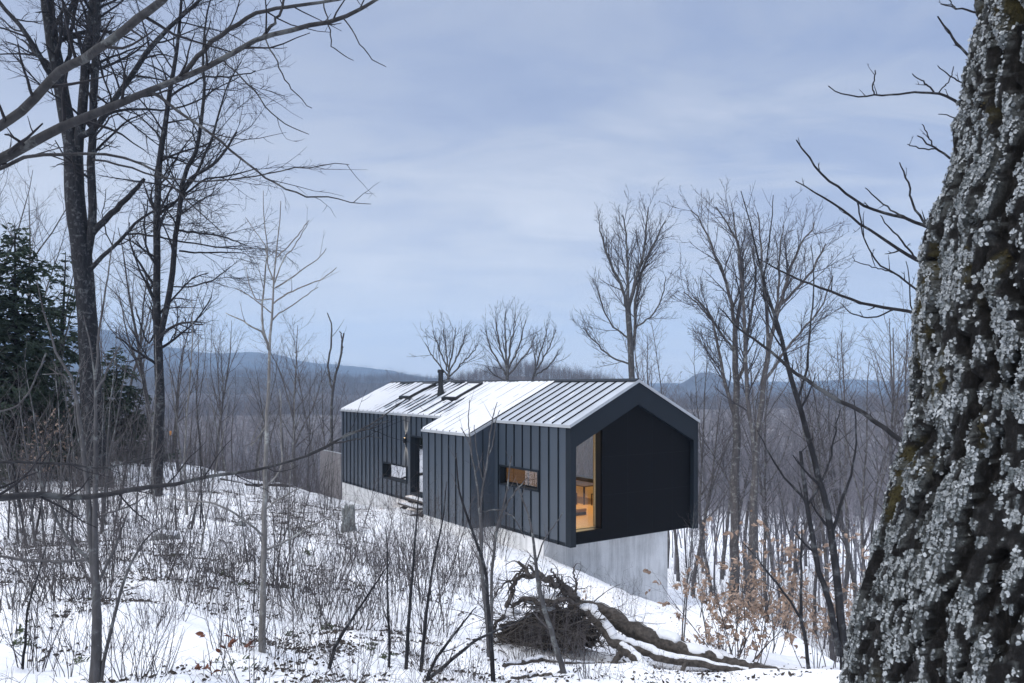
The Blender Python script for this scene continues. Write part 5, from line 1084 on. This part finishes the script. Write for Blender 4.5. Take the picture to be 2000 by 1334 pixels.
def uprooted():
    rg = np.random.default_rng(3); loc, d = ground_pt(1080, 1262); base = np.array(loc); d0 = d
    root = empty('fallen_tree', base); tag(root, 'uprooted tree with dark upturned root plate and snow covered fallen trunk', 'fallen tree')
    # root plate: a lumpy mass of soil
    nu, nv = 150, 90
    U, Vv = np.meshgrid(np.linspace(0, 2 * math.pi, nu, endpoint=False), np.linspace(0, math.pi, nv), indexing='ij')
    c = P(1072, 1222, d0) - base
    q = np.stack([np.sin(Vv) * np.cos(U), np.sin(Vv) * np.sin(U), np.cos(Vv)], -1).reshape(-1, 3)
    rr = 1 + .55 * (fbm(q * 2.4 + 4, 5, 13, .6) - .5) + .34 * (np.abs(fbm(q * 7, 4, 23) - .5) * 2 - .4)
    V = q * rr[:, None] * np.array([.86, .38, .34]); V[:, 2] += -.20 + .18 * np.exp(-((V[:, 0] - .1) / .5) ** 2); V += c
    i = np.arange(nu)[:, None] * nv; i2 = ((np.arange(nu) + 1) % nu)[:, None] * nv; j = np.arange(nv - 1)[None]
    rp = obj('root_plate', mesh_np('root_plate', V, np.stack([i + j, i + j + 1, i2 + j + 1, i2 + j], -1).reshape(-1, 4)), M['soil'], root)
    # hair roots bristling from it
    idx = rg.choice(len(V), 420); n = nrm((V[idx] - c) / np.array([.98, .42, .46]) ** 2)
    p, r = grow(V[idx], n + rg.normal(0, .6, n.shape), rg.uniform(.10, .75, len(idx)) , rg.uniform(.0025, .008, len(idx)), 9, .22, -.1, rg, .3)
    t = Tubes(); t.add(p, r); o = obj('rootlets', t.mesh('rootlets', 4), M['root'], rp); o['kind'] = 'stuff'
    for l, w in [([(1122, 1172), (1098, 1150), (1075, 1136), (1050, 1124), (1035, 1118), (1020, 1110), (1012, 1098)], [24, 20, 16, 15, 13, 11, 7]), ([(1040, 1122), (1020, 1124), (1004, 1136), (998, 1152), (992, 1180)], [9, 10, 9, 10, 12]), ([(1060, 1130), (1040, 1112), (1030, 1108), (1020, 1112)], [7, 6, 5, 3]), ([(1020, 1112), (1000, 1128), (985, 1136), (975, 1150), (966, 1172)], [6, 5, 4, 3.4, 2.4]), ([(1110, 1165), (1098, 1140), (1085, 1128), (1078, 1108)], [10, 8, 6, 3]), ([(1120, 1170), (1126, 1140), (1120, 1118), (1128, 1100)], [8, 6, 4, 2]), ([(1000, 1185), (1020, 1168), (1060, 1178), (1100, 1172), (1135, 1182)], [9, 11, 12, 12, 10]), ([(985, 1200), (970, 1215), (962, 1235), (966, 1262)], [9, 7, 6, 4]), ([(1150, 1190), (1168, 1215), (1172, 1245), (1180, 1262)], [9, 8, 6, 4]), ([(1010, 1215), (1040, 1225), (1075, 1222), (1120, 1236)], [7, 7, 6, 4])]:
        w = [x * .8 for x in w]; a, b = pix(l, d0 - .35, w, 20, .016, rg, -.15); a = a + (fbm(a * 6 + w[0], 3, 31)[:, None] - .5) * .10
        rt = obj('root', knotty(a - base, b, rg, 10), M['root'], root)
        s1 = spawn(a[None] - base, b[None], rg, gap=.10, t0=.15, t1=1, ang=55, asd=18, Labs=.38, taper=.3, rr=.5, rmin=.003); q1, r1 = grow(*s1, 8, .3, -.3, rg, .3); s2 = spawn(q1, r1, rg, k=3, t0=.2, t1=1, ang=50, asd=15, Labs=.14, taper=.3, rr=.6, rmin=.002); q2, r2 = grow(*s2, 5, .3, -.2, rg, .4)
        t = Tubes(); t.add(q1, r1); t.add(q2, r2); o = obj('rootlets', t.mesh('rootlets', 4), M['root'], rt); o['kind'] = 'stuff'
    sa = np.array([P(u, v, d0 - .3 - e) for u, v, e in zip(rg.uniform(950, 1185, 150), rg.uniform(1175, 1275, 150), rg.uniform(0, .7, 150))]) - base
    sd = np.stack([rg.normal(0, 1, 150), rg.normal(0, .5, 150), rg.normal(.12, .38, 150)], 1); p, r = grow(sa, sd, rg.uniform(.35, 1.25, 150), rg.uniform(.003, .011, 150), 8, .10, -.15, rg, .3); s1 = spawn(p, r, rg, k=3, t0=.3, t1=1, ang=40, asd=14, Labs=.25, taper=.3, rr=.6, rmin=.002); q1, r1 = grow(*s1, 5, .14, 0, rg, .4)
    t = Tubes(); t.add(p, r); t.add(q1, r1); o = obj('brush', t.mesh('brush', 5), M['log'], rp); o['kind'] = 'stuff'
    # loose snow lying on the upper roots
    for (u, v, sx, sz) in [(1085, 1166, .26, .04), (1040, 1172, .2, .04), (1118, 1160, .14, .04), (1000, 1196, .16, .045), (1150, 1186, .15, .04), (978, 1206, .1, .03), (1060, 1188, .2, .03)]:
        k = P(u, v, d0 - .28) - base; n_ = 24; U2, V2 = np.meshgrid(np.linspace(0, 6.283, n_, endpoint=False), np.linspace(0, math.pi, 12), indexing='ij')
        w = np.stack([np.sin(V2) * np.cos(U2), np.sin(V2) * np.sin(U2), np.cos(V2)], -1).reshape(-1, 3); w = w * (1 + .5 * (fbm(w * 2 + u, 3, 3) - .5))[:, None] * np.array([sx, .16, sz]) + k
        i = np.arange(n_)[:, None] * 12; i2 = ((np.arange(n_) + 1) % n_)[:, None] * 12; j = np.arange(11)[None]
        obj('snow', mesh_np('snow_patch', w, np.stack([i + j, i + j + 1, i2 + j + 1, i2 + j], -1).reshape(-1, 4)), M['snow'], rp)
    def log(name, l, w, d, seed, snow=.9, sides=18):
        a, b = pix(l, d, w, 40, .006, np.random.default_rng(seed)); r3 = np.random.default_rng(seed)
        # keep the log resting on the ground
        a = a + (fbm(a * 1.8 + seed, 3, 41)[:, None] - .5) * .12
        o = obj(name, knotty(a - base, b, r3), M['log'], root)
        if snow: obj('snow', snow_cap(a - base, b, r3, .5 if snow < 1 else .8), M['snow'], o)
    log('trunk', [(1120, 1178), (1165, 1192), (1220, 1222), (1300, 1256), (1400, 1288), (1520, 1314), (1660, 1338)], [30, 34, 37, 35, 33, 30, 25], (d0 + .15, d0 - 1.6), 1, .86)
    log('branch', [(1150, 1192), (1178, 1222), (1205, 1248), (1240, 1268), (1300, 1284), (1385, 1302), (1460, 1312)], [24, 26, 24, 20, 17, 14, 8], (d0 - .4, d0 - 1.4), 2, 1.0)
    log('branch', [(1215, 1262), (1240, 1285), (1262, 1308), (1290, 1345)], [20, 20, 19, 17], (d0 - .9, d0 - 1.8), 3, 1.05)
    log('branch', [(1222, 1262), (1205, 1285), (1190, 1305), (1170, 1330)], [13, 12, 10, 8], (d0 - .9, d0 - 1.3), 4, 0)
    log('branch', [(1190, 1308), (1220, 1318), (1260, 1342)], [8, 6, 4], (d0 - 1.2, d0 - 1.5), 5, 0)
    log('branch', [(1340, 1296), (1325, 1325), (1315, 1350)], [9, 8, 7], (d0 - 1.2, d0 - 1.6), 6, 0)
uprooted()
def dead_log(label, l, w, seed, d=None, snow=.8):
    rg = np.random.default_rng(seed); pts = []
    for u, v in l: pts.append(np.array(ground_pt(u, v)[0]))
    pts = np.array(pts); dm = pts[:, 1].mean(); rad = np.array(w) / F * dm / 2; pts[:, 2] += rad * .6
    a, b = resample(pts, 24, rad, .01, rg); base = a[0].copy(); base[2] = gz(base[0], base[1]); root = empty('fallen_branch', base); tag(root, label, 'branch')
    o = obj('limb', knotty(a - base, b, rg), M['log'], root)
    if snow: obj('snow', snow_cap(a - base, b, rg, snow), M['snow'], o)
dead_log('crooked fallen branch with snow lying below the root plate', [(985, 1300), (1020, 1285), (1060, 1283), (1110, 1292), (1160, 1290)], [8, 10, 12, 10, 6], 1)
dead_log('short fallen branch poking from the near snow below the roots', [(1000, 1318), (1050, 1312), (1100, 1326)], [5, 7, 5], 2, snow=.5)
dead_log('snow dusted fallen branch along the crest left of the slat screen', [(480, 952), (520, 948), (565, 952), (620, 950)], [5, 7, 6, 3], 3)
dead_log('thin fallen branch on the crest behind the tall pale sapling', [(430, 940), (470, 946), (505, 950)], [4, 5, 3], 4, snow=.6)
dead_log('bare stick slanting on the near snow at the far left', [(75, 1268), (98, 1252), (118, 1234)], [3, 4, 2], 5, snow=0)
# stones and an unidentified upright grey shape
def stone(u, v, wpx, hpx, label, seed, name='boulder', mt='rock', snow=True, tall=1.):
    loc, d = ground_pt(u, v); rg = np.random.default_rng(seed); sx = wpx / F * d / 2; sz = hpx / F * d
    nu, nv = 48, 32; U, Vv = np.meshgrid(np.linspace(0, 2 * math.pi, nu, endpoint=False), np.linspace(0, math.pi, nv), indexing='ij')
    q = np.stack([np.sin(Vv) * np.cos(U), np.sin(Vv) * np.sin(U), np.cos(Vv)], -1).reshape(-1, 3)
    w = q * (1 + (1.5 if name == 'grey_shape' else .6) * (fbm(q * (2.6 if name == 'grey_shape' else 1.6) + seed, 4, seed) - .5))[:, None] * np.array([sx, sx * .8, sz])
    i = np.arange(nu)[:, None] * nv; i2 = ((np.arange(nu) + 1) % nu)[:, None] * nv; j = np.arange(nv - 1)[None]; Q = np.stack([i + j, i + j + 1, i2 + j + 1, i2 + j], -1).reshape(-1, 4)
    root = empty(name, loc); tag(root, label, 'grey_shape' if name == 'grey_shape' else 'rock'); obj('body', mesh_np(name, w, Q), M[mt], root)
    if snow: obj('snow', mesh_np('snow', w * np.array([.86, .86, .5]) + np.array([0, sx * .15, sz * .62]), Q), M['snow'], root)
stone(322, 1058, 52, 16, 'dark flat boulder under a snow cap behind the low bank', 1)
stone(680, 1035, 26, 48, 'upright grey unidentified shape on the snow near the slat screen', 2, 'grey_shape', snow=False)  # lump with a made-up form for an unidentified upright grey outline
stone(190, 955, 30, 14, 'small dark stone with snow at the foot of the forked trunk', 3); stone(470, 1028, 22, 8, 'small half-buried stone on the middle of the bank', 4, snow=False)
stone(1332, 1208, 9, 3, 'tiny dark clod on the clean snow right of the foundation', 6, snow=False)
# small orange marker on a stake at the valley edge
mk = P(333, 846, 44); gzm = gz(mk[0], mk[1]); o = empty('marker_stake', (mk[0], mk[1], gzm)); tag(o, 'thin stake with a small orange marker right of the twin-stemmed tree', 'marker')
m = MB(); m.box(-.02, .02, -.02, .02, -.2, mk[2] - gzm - .14); m.build('stake', M['bark_far'], o); m = MB(); m.box(-.05, .05, -.012, .012, mk[2] - gzm - .13, mk[2] - gzm + .13); m.build('marker', mat('orange_marker', (.75, .32, .06), .6)[0], o)
# ------------------------------------------------------------------ ferns
def fern_template(seed, n=11, s=.42):
    rg = np.random.default_rng(seed); a = rg.uniform(0, 6.283, n)
    p, r = grow(np.zeros((n, 3)) + np.array([0, 0, -.02]), np.stack([np.cos(a), np.sin(a), np.full(n, .8)], 1), s * rg.uniform(.6, 1.1, n), np.full(n, .003), 8, .06, -1.6, rg, .3)
    sp = spawn(p, r, rg, gap=.013, t0=.12, t1=1, ang=75, asd=8, Labs=.075, taper=.6, rr=1, flat=.3)
    root = empty('fern_clump'); tag(root, cat='fern'); t = Tubes(); t.add(p, r); obj('stem', t.mesh('stem', 3), M['weed'], root)
    obj('fronds', leaves_mesh('fronds', sp[0], sp[1] - np.array([0, 0, .15]), .075, rg, .34, .2), M['fern'], root); return root
KF = Kinds(); KF.t = [fern_template(1), fern_template(2, 8, .5), fern_template(3, 14, .36)]
for uv, s in [((25, 1165), 1), ((40, 1225), 1.2), ((15, 1250), 1.1), ((120, 1090), 1.1), ((60, 1052), 1.1), ((70, 1110), .9), ((170, 1180), .9), ((135, 1262), 1), ((172, 1312), .8), ((425, 1118), 1.3), ((460, 1150), 1), ((440, 1290), 1.3), ((462, 1302), 1.1), ((150, 1048), 1), ((595, 1080), 1.5), ((620, 1218), 1.3), ((612, 1182), 1.1), ((720, 1265), 1.4), ((738, 1288), 1), ((700, 1150), 1.2), ((545, 1150), 1), ((560, 1235), .9), ((690, 1050), 1.2), ((330, 1090), 1.1), ((250, 1075), 1.), ((580, 1290), .9)]:
    plant(KF, uv[0], uv[1], s * .62, ('dull green fern clump poking through the snow, {n} from the left', 'fern clumps on the bank'), int(rg.integers(0, 9)))
# ------------------------------------------------------------------ leaf litter and dead weeds over the bank
def ground_cover():
    r3 = np.random.default_rng(9); N = 520000
    d = np.sqrt(r3.uniform(4.5 ** 2, 34 ** 2, N)); az = r3.uniform(-.70, .42, N); x = d * np.sin(az); y = d * np.cos(az)
    b = bare_mask(x, y); clump = fbm(np.stack([x / .30, y / .30, 0 * x], 1), 2, 66)
    keep = r3.random(N) < (b + .02) * sstep(.38, .66, clump) * .42; x, y = x[keep], y[keep]; n = len(x); z = ground_h(x, y)
    a = r3.uniform(0, 6.283, n); dd = np.stack([np.cos(a), np.sin(a), r3.normal(.15, .35, n)], 1)
    o = obj('leaf_litter', leaves_mesh('leaf_litter', np.stack([x, y, z + .008], 1), dd, .055, r3, .5, .5), M['litter']); tag(o, 'dark dead leaves scattered through the snow of the bank', kind='stuff')
    N = 90000; d = np.sqrt(r3.uniform(4.5 ** 2, 36 ** 2, N)); az = r3.uniform(-.70, .30, N); x = d * np.sin(az); y = d * np.cos(az)
    b = bare_mask(x, y); clump = fbm(np.stack([x / .8, y / .8, 0 * x], 1), 2, 96); keep = r3.random(N) < (.10 + b) * sstep(.40, .65, clump) * .6; x, y = x[keep], y[keep]; n = len(x)
    p, r = grow(np.stack([x, y, ground_h(x, y) - .03], 1), np.stack([r3.normal(0, .5, n), r3.normal(0, .5, n), np.ones(n)], 1), r3.uniform(.1, .55, n), r3.uniform(.0016, .0034, n), 6, .16, -.5, r3, .4)
    t = Tubes(); t.add(p, r); s = spawn(p, r, r3, k=2, t0=.4, t1=1, ang=45, asd=12, Labs=.12, taper=.3, rr=.8, rmin=.0015); q, qr = grow(*s, 4, .15, -.1, r3, .6); t.add(q, qr)
    o = obj('dead_weeds', t.mesh('dead_weeds', 3), M['weed']); tag(o, 'thin dead weed stalks standing through the snow of the bank', kind='stuff')
ground_cover()
# ------------------------------------------------------------------ the far woodland, one mass
def forest():
    protos = bpy.data.collections.new('woodland_kinds')
    for s, kw in enumerate([dict(H=12, r=.09, nl=12), dict(H=12, r=.08, nl=14, forks=False), dict(H=12, r=.10, nl=12, spread=1.2), dict(H=12, r=.07, forks=False, nl=16, bare_to=.45, spread=.8), dict(H=12, r=.085, nl=12, bare_to=.25)]):
        stems, lv = proto_tree(300 + s, dens=.55, fine=True, **kw); t = Tubes()
        for a, b in stems: t.add(a[:, ::2], b[:, ::2])
        for a, b in lv[:1]: t.add(a[:, ::2], b[:, ::2] * 1.3)
        for a, b in lv[1:3]: t.add(a[:, ::2] if a.shape[1] > 4 else a[:, ::3], (b[:, ::2] if a.shape[1] > 4 else b[:, ::3]) * 1.8)
        a, b = lv[3]; t.add(a[:, ::2], b[:, ::2] * 2.0)
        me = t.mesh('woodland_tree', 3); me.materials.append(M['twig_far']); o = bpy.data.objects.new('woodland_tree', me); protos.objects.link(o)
    r3 = np.random.default_rng(4); X, Y, Sc = [], [], []
    def ring(r0, r1, per, a0=-.76, a1=.76, hk=(.75, 1.15), mind=None):
        n = int((a1 - a0) / 2 * (r1 * r1 - r0 * r0) / per); d = np.sqrt(r3.uniform(r0 * r0, r1 * r1, n)); az = r3.uniform(a0, a1, n); x = d * np.sin(az); y = d * np.cos(az); u = 1000 + F * np.tan(az)
        lim = np.interp(u, [-900, 0, 500, 650, 1000, 1240, 1310, 1450, 1600, 1750, 2600], [58, 52, 50, 60, 62, 58, 50, 44, 40, 36, 30]); k = d > lim
        x, y, u, d = x[k], y[k], u[k], d[k]; z = ground_h(x, y, False)
        vl = np.interp(u, [-500, 300, 640, 1240, 1320, 1700, 2400], [746, 750, 756, 756, 765, 770, 765]) + r3.normal(0, 9, len(u)) + r3.uniform(0, 26, len(u))
        top = (HY - vl) / F * y; s = r3.uniform(*hk, len(x))
        pt = fbm(np.stack([x / 55, y / 55, 0 * x], 1), 3, 88); s = s * np.interp(pt, [.3, .7], [.72, 1.25]); drop = (d > 105) & (d < 420) & (fbm(np.stack([x / 38, y / 80, 0 * x], 1), 3, 89) < .37) & (r3.random(len(x)) < .85); s = np.where(drop, 0, s); s = np.where(d < 420, np.minimum(s, np.maximum((top - z) / 11.6, 0)), s); k = s > .3
        X.append(np.stack([x, y, z - .1], 1)[k]); Sc.append(s[k])
    ring(30, 75, 16); ring(75, 130, 13); ring(130, 260, 12); ring(260, 520, 18); ring(520, 900, 26, hk=(.9, 1.4)); ring(900, 1420, 36, hk=(1, 1.6)); ring(425, 520, 8, -.09, .17, (.9, 1.4)); ring(2150, 2620, 150, .05, .76, (1, 1.6)); ring(3150, 3850, 260, -.76, .1, (1.1, 1.8)); ring(1420, 1600, 70, .0, .76, (.9, 1.4))
    # a closer understorey of thin young stems on the slope right of the cabin and behind the bank
    for (a0, a1, r0, r1, per) in ((.20, .62, 34, 75, 9.0), (-.66, -.23, 47, 75, 4.0)): ring(r0, r1, per, a0, a1, (.28, .6))
    V = np.concatenate(X); S = np.concatenate(Sc); me = mesh_np('forest', V); attr(me, 'size', S); attr(me, 'turn', r3.uniform(0, 6.283, len(S))); attr(me, 'pick', r3.integers(0, 5, len(S)).astype(float))
    print('forest trees', len(S))
    o = obj('forest', me); tag(o, 'grey brown leafless woodland filling the valley and hills', kind='stuff')
    ng = bpy.data.node_groups.new('woodland', 'GeometryNodeTree'); ng.interface.new_socket('Geometry', in_out='INPUT', socket_type='NodeSocketGeometry'); ng.interface.new_socket('Geometry', in_out='OUTPUT', socket_type='NodeSocketGeometry')
    N = ng.nodes; gi = N.new('NodeGroupInput'); go = N.new('NodeGroupOutput'); ip = N.new('GeometryNodeInstanceOnPoints'); ci = N.new('GeometryNodeCollectionInfo'); ci.inputs['Collection'].default_value = protos; ci.inputs['Separate Children'].default_value = True; ci.inputs['Reset Children'].default_value = True
    mp = N.new('GeometryNodeMeshToPoints'); 
    def na(nm):
        a = N.new('GeometryNodeInputNamedAttribute'); a.data_type = 'FLOAT'; a.inputs['Name'].default_value = nm; return a.outputs['Attribute']
    K = ng.links; K.new(gi.outputs[0], mp.inputs['Mesh']); K.new(mp.outputs[0], ip.inputs['Points']); K.new(ci.outputs[0], ip.inputs['Instance']); ip.inputs['Pick Instance'].default_value = True
    K.new(na('pick'), ip.inputs['Instance Index']); K.new(na('size'), ip.inputs['Scale']); cb = N.new('ShaderNodeCombineXYZ'); K.new(na('turn'), cb.inputs[2]); K.new(cb.outputs[0], ip.inputs['Rotation']); K.new(ip.outputs[0], go.inputs[0])
    md = o.modifiers.new('woodland', 'NODES'); md.node_group = ng
forest()
# ------------------------------------------------------------------ labels that single out by order
for (tmpl, group), objs in GROUPS.items():
    bpy.context.view_layer.update()
    objs = sorted(objs, key=lambda o: to_u(o.matrix_world.translation.x, o.matrix_world.translation.y))
    for i, o in enumerate(objs):
        o['label'] = tmpl.replace('{n}', ordinal(i)); o['group'] = group
# ------------------------------------------------------------------ air, sky, sun, camera
H = MB(); H.box(-5200, 5200, -5200, 5200, -140, 420)
hm = bpy.data.materials.new('valley_haze'); hm.use_nodes = True; nt = hm.node_tree; nt.nodes.clear()
out = nd(nt, 'ShaderNodeOutputMaterial'); pv = nd(nt, 'ShaderNodeVolumePrincipled'); pv.inputs['Color'].default_value = (.46, .70, 1.0, 1); pv.inputs['Density'].default_value = HAZE; pv.inputs['Anisotropy'].default_value = 0
nt.links.new(pv.outputs[0], out.inputs['Volume'])
if HAZE > 0: tag(H.build('haze', hm), kind='stuff')
W = bpy.data.worlds.new('World'); SC.world = W; W.use_nodes = True; nt = W.node_tree; nt.nodes.clear()
out = nd(nt, 'ShaderNodeOutputWorld'); bg = nd(nt, 'ShaderNodeBackground'); bg.inputs['Strength'].default_value = .1
sky = nd(nt, 'ShaderNodeTexSky', sky_type='NISHITA'); sky.sun_disc = False; sky.sun_elevation = R(44); sky.sun_rotation = R(-127); sky.air_density = 1; sky.dust_density = 1
tc = nd(nt, 'ShaderNodeTexCoord'); sx = nd(nt, 'ShaderNodeSeparateXYZ'); nt.links.new(tc.outputs['Generated'], sx.inputs[0])
za = nd(nt, 'ShaderNodeMath', operation='MAXIMUM'); za.inputs[1].default_value = 0; nt.links.new(sx.outputs[2], za.inputs[0])
zb = nd(nt, 'ShaderNodeMath', operation='ADD'); zb.inputs[1].default_value = .16; nt.links.new(za.outputs[0], zb.inputs[0])
dx = nd(nt, 'ShaderNodeMath', operation='DIVIDE'); dy = nd(nt, 'ShaderNodeMath', operation='DIVIDE')
nt.links.new(sx.outputs[0], dx.inputs[0]); nt.links.new(zb.outputs[0], dx.inputs[1]); nt.links.new(sx.outputs[1], dy.inputs[0]); nt.links.new(zb.outputs[0], dy.inputs[1])
cx = nd(nt, 'ShaderNodeCombineXYZ'); nt.links.new(dx.outputs[0], cx.inputs[0]); nt.links.new(dy.outputs[0], cx.inputs[1])
n1 = noise(nt, .55, 6, .52, dist=.5, vec=cx.outputs[0], stretch=(1, 1.0, 1)); n2 = noise(nt, 2.1, 7, .6, dist=.7, vec=cx.outputs[0], stretch=(.75, 1.5, 1))
nm = mixc(nt, .42, n1, n2)
cl = ramp(nt, nm, [(.38, (1.9, 2.3, 3.5)), (.46, (2.45, 2.85, 3.95)), (.53, (3.25, 3.55, 4.3)), (.61, (4.2, 4.4, 4.95))])
hzn = nd(nt, 'ShaderNodeMapRange'); hzn.inputs['From Min'].default_value = .0; hzn.inputs['From Max'].default_value = .30; hzn.inputs['To Min'].default_value = .75; hzn.inputs['To Max'].default_value = 0
nt.links.new(sx.outputs[2], hzn.inputs['Value'])
sd = nd(nt, 'ShaderNodeMapRange', interpolation_type='SMOOTHSTEP'); sd.inputs['From Min'].default_value = .35; sd.inputs['From Max'].default_value = -.65; sd.inputs['To Max'].default_value = .6; nt.links.new(sx.outputs[0], sd.inputs['Value'])
cl = mixc(nt, sd.outputs[0], cl, (4.05, 4.3, 4.9))
cl = mixc(nt, hzn.outputs[0], cl, (4.9, 5.05, 5.45))
bk = nd(nt, 'ShaderNodeMapRange', interpolation_type='SMOOTHSTEP'); bk.inputs['From Min'].default_value = -.05; bk.inputs['From Max'].default_value = -.6; bk.inputs['To Max'].default_value = .8; nt.links.new(sx.outputs[1], bk.inputs['Value'])
cl = mixc(nt, bk.outputs[0], cl, (7.0, 7.4, 8.4))
zen = nd(nt, 'ShaderNodeMapRange', interpolation_type='SMOOTHSTEP'); zen.inputs['From Min'].default_value = .475; zen.inputs['From Max'].default_value = .75; nt.links.new(sx.outputs[2], zen.inputs['Value'])
up = nd(nt, 'ShaderNodeMapRange', interpolation_type='SMOOTHSTEP'); up.inputs['From Min'].default_value = .22; up.inputs['From Max'].default_value = .46; up.inputs['To Max'].default_value = .5; nt.links.new(sx.outputs[2], up.inputs['Value'])
cl = mixc(nt, up.outputs[0], cl, (1.75, 2.2, 3.4))
cl = mixc(nt, zen.outputs[0], cl, (9.6, 10.1, 11.6))
c = mixc(nt, .93, sky.outputs[0], cl)
nt.links.new(c, bg.inputs['Color']); nt.links.new(bg.outputs[0], out.inputs[0])
S = bpy.data.lights.new('sun', 'SUN'); S.energy = 1.4; S.angle = R(25); S.color = (1, .95, .88)
so = link(bpy.data.objects.new('sun', S)); so.rotation_euler = Vector((.62, .46, -.75)).to_track_quat('-Z', 'Y').to_euler()
cam = bpy.data.cameras.new('camera'); co = link(bpy.data.objects.new('camera', cam)); SC.camera = co
co.location = (0, 0, 0); co.rotation_euler = (R(90), 0, 0)
cam.sensor_width = 36; cam.lens = F / 2000 * 36; cam.shift_y = (HY - 667) / 2000; cam.clip_start = .05; cam.clip_end = 30000
cam.dof.use_dof = True; cam.dof.focus_distance = 24; cam.dof.aperture_fstop = 13
SC.view_settings.view_transform = 'Standard'; SC.view_settings.look = 'None'; SC.view_settings.exposure = EXPO; SC.view_settings.gamma = 1
SC.render.engine = 'CYCLES'; cy = SC.cycles
cy.max_bounces = 6; cy.diffuse_bounces = 3; cy.glossy_bounces = 3; cy.transparent_max_bounces = 8; cy.volume_bounces = 1; cy.transmission_bounces = 4
cy.use_denoising = DENO; cy.sample_clamp_indirect = 6
